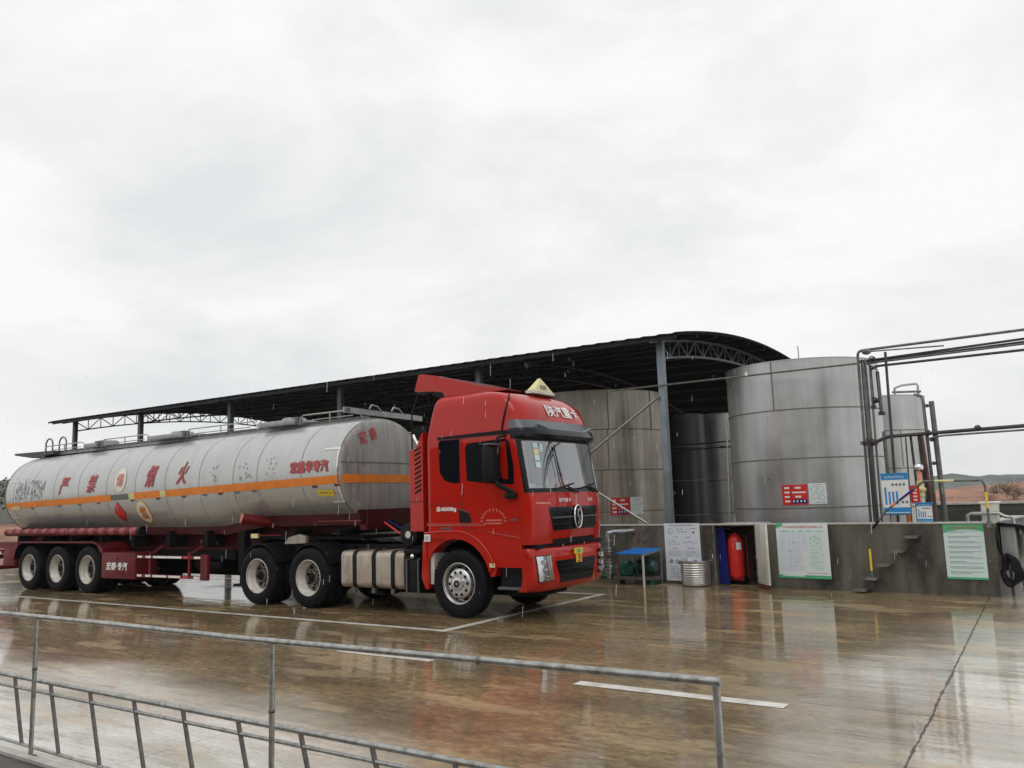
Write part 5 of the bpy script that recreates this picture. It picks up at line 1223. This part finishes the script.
b = MB(); b.box((5.55,-.28,.225),(5.71,-.16,.262),'galv'); b.box((7.46,-.26,1.19),(7.54,-.18,1.21),'galv'); b.box((7.46,-.2,1.10),(7.50,.0,1.19),'galv'); b.build('foot_plate', t)

# ------- things at the wall corner
o = wall_pt(7.42,-.25,HWL)
t = thing('plastic_tub', 'white square tub with a bent grey pipe on the right end of the wall', 'tub', o, WTH)
b = MB(); b.prism([(-.10,.0),(.12,.0),(.14,.30),(-.10,.30)],'y',0,.22,'offwhite'); b.box((-.13,-.02,.29),(.16,.24,.32),'white',.008); b.build('tub_body', t)
b = MB(); b.tube([(-.30,-.06,.0),(-.30,-.06,.10),(-.24,-.06,.13),(.16,-.06,.13),(.24,-.05,.08),(.34,-.04,.06),(.36,-.04,-.04)], .028, 'galv', 10); b.build('bent_pipe', t)
o = wall_pt(7.545,-.35,0)
t = thing('pump_cabinet', 'pale grey cabinet tucked behind the right end of the wall', 'cabinet', o, WTH)
b = MB(); b.box((0,0,.42),(.22,.8,1.10),mat('cabinet_grey',(.34,.34,.31),.5,0,.2,6,(.12,.10,.07),.6),.015); b.box((.03,-.006,.48),(.19,.0,1.06),'walk'); b.box((.0,-.004,.40),(.22,.7,.42),'galvdark'); b.box((.05,.1,0),(.10,.16,.42),'galvdark'); b.box((.15,.6,0),(.20,.66,.42),'galvdark'); b.build('cabinet_body', t)
b = MB(); b.prism([(-.02,1.14),(.28,1.08),(.33,1.02),(.40,.52),(.52,.54),(.42,1.08),(.32,1.13),(-.02,1.17)],'y',-.05,.8,'black'); b.build('rubber_cover', t)
o = wall_pt(7.55,-.12,0)
t = thing('coiled_hose', 'coiled black rubber hose hanging at the right end of the wall', 'hose', o, WTH)
b = MB()
for k in range(4):
    b.tube([(.10+.02*k+(.10+.015*k)*math.sin(a)*(1.0 if math.cos(a) < 0 else .6), -.03+.03*k, .42+(.25-.02*k)*math.cos(a)) for a in [2*PI*i/26 for i in range(26)]], .026, 'black', 8, closed=True)
b.tube([(.02,0,.66),(-.02,-.02,.9),(-.04,.0,1.1)], .026, 'black', 8); b.build('hose_loop', t)

# ------- fire extinguisher in the recess
o = wall_pt(2.92,-.30,.10)
t = thing('fire_extinguisher', 'large red wheeled fire extinguisher inside the dark wall recess', 'extinguisher', o, WTH)
b = MB(); b.lathe([(.001,.02),(.12,.02),(.152,.06),(.158,.10),(.158,.70),(.145,.78),(.10,.85),(.05,.88),(.04,.92)],(0,0,0),'z','signred',32); cyl_ = b.build('cylinder', t)
b = MB(); b.lathe([(.045,.90),(.05,.90),(.05,.97),(.001,.98)],(0,0,0),'z','dark',14); b.tube([(-.10,0,.97),(.12,0,.99)],.016,'dark',6); b.tube([(-.04,0,.95),(-.16,-.04,.99)],.012,'silver',6); b.build('valve_head', t)
b = MB(); b.tube([(.12,-.02,.98),(.2,-.04,.85),(.21,-.05,.5),(.2,-.05,.2)],.015,'black',6); b.build('hose', t)
b = MB(); vs = []
for i in range(5): a = R(-60+i*9); vs += [(.161*math.cos(a),.161*math.sin(a),.58),(.161*math.cos(a),.161*math.sin(a),.72)]
b.add(vs, [[2*i,2*i+2,2*i+3,2*i+1] for i in range(4)], 'paper', True); b.build('label_sheet', cyl_)
b = MB(); b.box((-.16,-.02,-.02),(.16,.02,.03),'signred'); b.tube([(-.17,.12,.86),(-.17,.16,.02)],.012,'signred',6); b.tube([(.17,.12,.86),(.17,.16,.02)],.012,'signred',6); b.build('trolley_frame', t)
for x in (-.15,.15):
    b = MB(); b.lathe([(.001,-.02),(.08,-.02),(.10,-.01),(.10,.01),(.08,.02),(.001,.02)],(x,.06,.0),'x','tyre',18); b.build('trolley_wheel', t)

# ------- steel tub in front of the poster
t = thing('steel_tub', 'ribbed shiny steel tub standing in front of the tall white poster', 'tub', (1.62,5.52,0))
b = MB(); pr = [(.001,.01),(.26,.01),(.27,.02)]
for i in range(9): z = .04+i*.045; pr += [(.272+.002*i,z),(.282+.002*i,z+.018),(.272+.002*i,z+.036)]
pr += [(.295,.46),(.315,.47),(.315,.49),(.295,.49),(.29,.47),(.28,.06),(.001,.05)]
b.lathe(pr,(0,0,0),'z','alu',40); b.build('tub_body', t)
for sgn in (-1,1):
    b = MB(); b.tube([(sgn*.30,-.06,.42),(sgn*.35,-.06,.44),(sgn*.35,.06,.44),(sgn*.30,.06,.42)],.012,'galvdark',6); b.build('handle', t)

# ------- blue topped table over the pump
t = thing('work_table', 'small table with a bright blue top on thin rusty legs', 'table', (.45,5.35,0))
b = MB(); b.add([(-.32,-.36,.63),(.31,-.36,.63),(.40,.34,.70),(-.24,.34,.70),(-.32,-.36,.645),(.31,-.36,.645),(.40,.34,.715),(-.24,.34,.715)], [(0,3,2,1),(4,5,6,7),(0,1,5,4),(1,2,6,5),(2,3,7,6),(3,0,4,7)], 'blue'); b.build('table_top', t)
for (x, y, z, m) in ((-.29,-.33,.63,'rust'),(.28,-.33,.63,'offwhite'),(.37,.31,.70,'galv'),(-.21,.31,.70,'galv')):
    b = MB(); b.bar((x,y,0),(x,y,z),.032,.032,m,(0,1,0)); b.build('leg', t)
b = MB()
for (a, c) in (((-.29,-.33,.61),(.28,-.33,.61)),((.28,-.33,.61),(.37,.31,.68)),((.37,.31,.10),(-.21,.31,.10))): b.bar(a, c, .02, .03, 'galv')
b.build('table_frame', t)
t = thing('pump', 'dark green electric pump with motor under the blue table', 'pump', (.35,5.45,0))
b = MB(); b.lathe([(.001,-.22),(.10,-.22),(.13,-.18),(.13,.14),(.10,.20),(.001,.20)],(.25,0,.36),'x','green',24)
for i in range(10): b.lathe([(.13,-.16+i*.03),(.145,-.16+i*.03),(.145,-.152+i*.03),(.13,-.152+i*.03)],(.25,0,.36),'x','green',20)
b.box((.2,-.05,.46),(.34,.05,.56),'green',.01); b.build('motor', t)
b = MB(); b.lathe([(.001,-.10),(.12,-.10),(.17,-.05),(.17,.05),(.12,.10),(.001,.10)],(-.20,0,.30),'y','green',24); b.lathe([(.06,0),(.06,.2)],(-.12,0,.34),'x','green',14); b.tube([(-.34,0,.34),(-.70,0,.34)],.05,'green',12); b.build('pump_casing', t)
b = MB(); b.box((-.45,-.16,.10),(.5,.16,.16),'galvdark'); b.box((-.40,-.14,0),(-.34,.14,.10),'green'); b.box((.38,-.14,0),(.44,.14,.10),'green'); b.build('base_frame', t)
t = thing('valve_riser', 'rusty pipe riser with flanges and elbow, right of the truck nose', 'pipe', (-.22,5.35,0))
b = MB(); b.tube([(0,0,.10),(0,0,.98)],.045,'galv',12); b.tube([(0,0,.96),(.02,.0,1.04),(.10,.05,1.06),(.36,.5,1.06)],.05,'galv',12)
for z in (.24,.30,.44,.50,.66,.72,.88): b.lathe([(.001,-.012),(.09,-.012),(.09,.012),(.001,.012)],(0,0,z),'z','galv',16)
b.build('riser', t)
b = MB(); b.sphere((0,0,.59),.085,'galvdark',12,8); b.tube([(0,0,.59),(-.0,-.16,.62)],.014,'rust',6); b.tube([(.08*math.cos(a),-.16,.62+.08*math.sin(a)) for a in [2*PI*i/14 for i in range(14)]],.010,'rust',6,closed=True); b.tube([(0,0,.37),(.10,-.1,.37)],.03,'galv',8); b.build('valve', t)
t = thing('drain_pipe', 'dark green horizontal pipe lying along the wall foot by the truck nose', 'pipe', (-1.2,5.6,0))
b = MB(); b.tube([(0,0,.14),(1.2,-.15,.14)],.05,'green',10); b.tube([(.2,.0,.33),(1.2,-.2,.33)],.035,'galv',10); b.build('pipe_body', t)

# ================================================================== RAILINGS
t = thing('metal_railing', 'tall grey pipe railing with thin posts along the kerb, nearest the camera', 'railing', (1.52,-7.0,0))
b = MB(); b.tube([(-9,0,1.005),(-2,.0,1.01),(1.2,0,1.015),(2.4,0,1.012),(5.40,0,1.04)], .0170, 'galv', 12)
b.tube([(4.2,0,1.0275),(4.22,0,1.0278)], .0190, 'galvdark', 12); b.build('rail', t)
for x in (-5.4,-2.7,0,2.72,5.38):
    b = MB(); zt = 1.0 if x < 5 else 1.03; b.tube([(x,0,0),(x,0,zt)], .0160, 'galv', 12); b.lathe([(.0185,0),(.04,0),(.04,.008),(.0185,.01)],(x,0,0),'z','galvdark',12); b.lathe([(.0165,.62),(.0195,.625),(.0195,.635),(.0165,.64)],(x,0,0),'z','galvdark',12)
    b.build('post', t)
t = thing('low_railing', 'low pipe railing with leaning bars, just behind the tall railing', 'railing', (0,-6.93,0))
def rb(z, r, x0=-7, x1=7.2): 
    b = MB(); b.tube([(x0,0,z),(0,0,z),(x1,0,z)], r, 'galv', 12); b.build('rail', t)
rb(.525,.0180); rb(.445,.0125); rb(.035,.0130)
b0 = MB(); b0.tube([(0,0,.515),(.16,0,.04)], .0140, 'galvdark', 10); bb = b0.build('baluster', t, (1.07-.555*8,0,0))
for i in range(1, 19):
    c = bb.copy(); COL.objects.link(c); c.parent = t; c.location = (1.07+.555*(i-8),0,0)

# ================================================================== BACKGROUND
def noise_h(x, y, s): return mnoise.fractal(Vector((x*s, y*s, 3.1)), 1.0, 2.0, 5)
earth = mat('red_earth', (.32,.155,.10), .85, 0, .35, .25, (.10,.085,.05), .85, (.12,.5,.5), bump=.5, bscale=2)
veg = mat('hill_scrub', (.07,.075,.055), .9, 0, .4, .12, (.12,.10,.08), .5, (.2,.2,.2), bump=.6, bscale=.5)
hillm = mat('far_hill', (.10,.115,.10), .95, 0, .35, .04)
def terrain(name, x0, x1, y0, y1, nx, ny, hf, m):
    b = MB(); vs = [(x0+(x1-x0)*i/nx, y0+(y1-y0)*j/ny, hf(x0+(x1-x0)*i/nx, y0+(y1-y0)*j/ny)) for j in range(ny+1) for i in range(nx+1)]
    b.add(vs, [[j*(nx+1)+i, j*(nx+1)+i+1, (j+1)*(nx+1)+i+1, (j+1)*(nx+1)+i] for j in range(ny) for i in range(nx)], m, True)
    return tag(b.build(name, fix=False), kind='structure')
def sm_(a, b, x): t = max(0, min(1, (x-a)/(b-a))); return t*t*(3-2*t)
terrain('earth_bank', -10, 40, 33, 60, 90, 60, lambda x, y: -.3+sm_(33,37,y)*1.2+sm_(37,52,y)*(.62+.35*noise_h(x,y,.12))+.22*noise_h(x+9,y,.35)*sm_(33,38,y)+sm_(-1,9,x)*.10*sm_(38,50,y), earth)
terrain('earth_bank', -90, -34, 10, 60, 60, 50, lambda x, y: -.3+sm_(-35,-46,x)*1.3+.3*noise_h(x,y,.12)*sm_(-35,-42,x), earth)
terrain('hill', -200, -60, -10, 200, 60, 70, lambda x, y: -1+sm_(-60,-110,x)*(8.2+2.2*noise_h(x,y,.02)+.8*noise_h(x,y,.1)), veg)
terrain('hill', -320, 250, 330, 690, 90, 60, lambda x, y: -1+sm_(330,520,y)*(7.5+6*noise_h(x,y,.008)+1.4*noise_h(x,y,.05))+sm_(-50,-180,x)*8*sm_(330,520,y), hillm)

# far retaining wall
t = thing('retaining_wall', 'dark block retaining wall with pale top across the far end of the yard', 'wall', (3,26.5,0), -.02)
b = MB(); 
for i in range(4): b.box((0-.0,.02*(i % 2),i*.27),(26,.4,i*.27+.262),mat('block_dark_%d' % i,(.035+.012*(i % 2),.038+.012*(i % 2),.036+.010*(i % 2)),.5,0,.4,1.5))
b.build('blocks', t); b = MB(); b.box((-.05,-.05,1.08),(26.05,.45,1.16),'conc_top'); b.build('coping', t)
t = thing('brick_stack', 'low reddish stack of bricks at the foot of the far wall', 'bricks', (6.3,24.2,0))
b = MB(); rnd = random.Random(2)
bm_ = mat('brick_red',(.22,.06,.04),.7,0,.4,4)
for i in range(5):
    for k in range(6): b.box((k*.26+rnd.uniform(0,.02),0+rnd.uniform(-.02,.02),i*.13),(k*.26+.24,.5,i*.13+.12),bm_)
b.build('bricks', t)
# vegetation
leafm = [mat('leaf_dark',(.035,.045,.025),.8,0,.3,2), mat('leaf_olive',(.075,.075,.04),.8,0,.3,2), mat('leaf_dry',(.15,.105,.07),.8,0,.3,2)]
barkm = mat('bark',(.06,.05,.04),.9)
def plant(name, label, loc, h, w, lm, n=260, seed=0, bare=.0, cat='bush'):
    rnd = random.Random(seed); t = thing(name, label, cat, loc, 0, 'scrub on the red earth bank')
    b = MB(); tips = []
    for k in range(7):
        a = rnd.random()*2*PI; e = Vector((math.cos(a)*w*.45*rnd.random(), math.sin(a)*w*.45*rnd.random(), h*rnd.uniform(.6,1.0)))
        m1 = e*.5+Vector((rnd.uniform(-.1,.1)*w, rnd.uniform(-.1,.1)*w, 0)); b.tube([(0,0,-.2), m1, e], [.05*h/2,.03*h/2,.008*h/2], barkm, 6); tips += [m1, e]
        for q in range(3):
            e2 = e*.7+Vector((rnd.uniform(-.3,.3)*w, rnd.uniform(-.3,.3)*w, rnd.uniform(0,.35)*h)); b.tube([m1, e2], [.02*h/2,.005*h/2], barkm, 5); tips.append(e2)
    b.build('trunk', t); b = MB()
    for i in range(int(n*(1-bare))):
        c = rnd.choice(tips)+Vector((rnd.gauss(0,.13)*w, rnd.gauss(0,.13)*w, rnd.gauss(0,.11)*h)); s = rnd.uniform(.04,.09)*h*.5
        u = Vector((rnd.gauss(0,1),rnd.gauss(0,1),rnd.gauss(0,1))).normalized(); v = u.orthogonal().normalized()
        b.add([c-u*s, c+v*s*.6, c+u*s, c-v*s*.6], [(0,1,2,3)], lm)
    b.build('crown', t, fix=False); return t
rnd = random.Random(11)
bushes = [(4.9,39,1.0,1.9,0,'dark rounded bush above the far wall, behind the leaning pipe'),(6.0,40,1.25,2.0,0,'dark green bush on the red bank, left of the handrail bend'),(3.9,38,.9,1.6,1,'olive bush low on the left part of the red bank'),
 (8.3,46,1.6,2.0,0,'dark bush on the skyline of the red bank, left of the handrail post'),(11.3,47,1.2,2.2,0,'dark bush on the skyline right of the handrail post'),(12.3,48,1.0,1.8,2,'dry bush on the skyline above the bank'),
 (13.6,45,.5,1.4,2,'dry brown bush near the right edge of the bank'),(14.8,44,.6,1.6,2,'twiggy brown bush at the far right of the bank'),(10.2,40,.7,1.8,2,'low dry grass tuft in the middle of the bank'),(11.8,39,.8,2.4,2,'low dry grass tuft right of the middle of the bank'),(13.2,39,.9,2.4,1,'olive tuft at the right foot of the bank'),(4.4,45,1.7,2.4,1,'olive bush behind the uprights on the left of the bank'),(7.2,48,1.0,2.2,1,'olive bush on the bank skyline behind the dark ones')]
def eb(x, y): return -.3+sm_(33,37,y)*1.2+sm_(37,52,y)*(.62+.35*noise_h(x,y,.12))+.22*noise_h(x+9,y,.35)*sm_(33,38,y)+sm_(-1,9,x)*.10*sm_(38,50,y)
for i, (x, y, h, w, k, lab) in enumerate(bushes): plant('bush', lab, (x, y, eb(x,y)-.1), h*.48, w*.6, leafm[k], 900, i, .3 if k == 2 else 0)
for i in range(9):
    x = 3.6+i*1.25+rnd.uniform(-.3,.3); y = 44+rnd.random()*2
    plant('bush', 'small dark bush in the skyline row of the red bank, ' + ('leftmost', 'second from the left', 'third from the left', 'fourth from the left', 'middle one', 'fourth from the right', 'third from the right', 'second from the right', 'rightmost')[i], (x, y, eb(x,y)-.1), rnd.uniform(.4,.65), rnd.uniform(.9,1.4), leafm[i % 2], 700, 90+i)
for i in range(4):
    x, y = -48-rnd.random()*8, 20+i*9
    t = plant('tree', ('dark scrubby tree at the left picture edge, behind the tanker rear', 'second dark scrubby tree from the left behind the tanker rear', 'third dark scrubby tree from the left behind the tanker rear', 'dark scrubby tree behind the tanker, farthest right under the left hill')[i], (x, y, .6), 2.2+rnd.random()*1.4, 4.0, leafm[i % 2], 1500, 40+i, 0, 'tree'); t['group'] = 'trees behind the tanker rear'

# ================================================================== WORKSHOP behind the photographer (seen only mirrored in the wet paint)
t = thing('workshop_building', 'long plain grey workshop with dark windows on the near side of the yard', 'building', (-30,-34,0))
b = MB(); b.box((0,-8,0),(75,0,6.2), mat('workshop_wall',(.07,.065,.06),.8,0,.3,.5)); b.build('wall', t)
b = MB(); b.prism([(-8.5,6.2),(.5,6.2),(-4,7.8)],'x',-.4,75.4,'roofm'); b.build('roof', t)
for i in range(12):
    b = MB(); b.box((3+i*6,.0,1.2),(5.4+i*6,.06,3.0),'glass_dark'); b.box((2.94+i*6,.0,1.12),(5.46+i*6,.10,1.2),'conc_top'); b.build('window', t)
# rain
rnd = random.Random(21); b = MB(); rm = mat('rain_drop', (.75,.77,.8), .2, spec=.5)
f_ = Vector((-.567,.824,0)); r_ = Vector((.824,.567,0)); c_ = Vector((8.19,-10.23,1.77))
for i in range(300):
    d = rnd.uniform(5, 14); p = c_+f_*d+r_*(rnd.uniform(-.7,.7)*d); z = 1.77+rnd.uniform(-.14,.17)*d
    if z < .05: continue
    l_ = rnd.uniform(.02,.075); w_ = rnd.uniform(.0005,.0011); sl = rnd.uniform(.0,.12)*l_
    b.add([(p.x-w_,p.y,z),(p.x+w_,p.y-w_,z),(p.x+w_,p.y+w_,z),(p.x-w_+sl,p.y,z+l_),(p.x+w_+sl,p.y-w_,z+l_),(p.x+w_+sl,p.y+w_,z+l_)], [(0,2,1),(3,4,5),(0,1,4,3),(1,2,5,4),(2,0,3,5)], rm)
tag(b.build('rain', fix=False), kind='stuff')

hz = MB(); hz.box((-330,-60,-1.0),(260,700,22.0), 'dark'); ho = hz.build('haze'); tag(ho, kind='stuff')
hm = bpy.data.materials.new('haze_air'); hm.use_nodes = True; ht = hm.node_tree; ht.nodes.clear()
o_ = ht.nodes.new('ShaderNodeOutputMaterial'); v_ = ht.nodes.new('ShaderNodeVolumePrincipled'); v_.inputs['Density'].default_value = .0003; v_.inputs['Color'].default_value = (.9,.92,.94,1); v_.inputs['Anisotropy'].default_value = .2
ht.links.new(v_.outputs[0], o_.inputs['Volume']); ho.data.materials.clear(); ho.data.materials.append(hm)
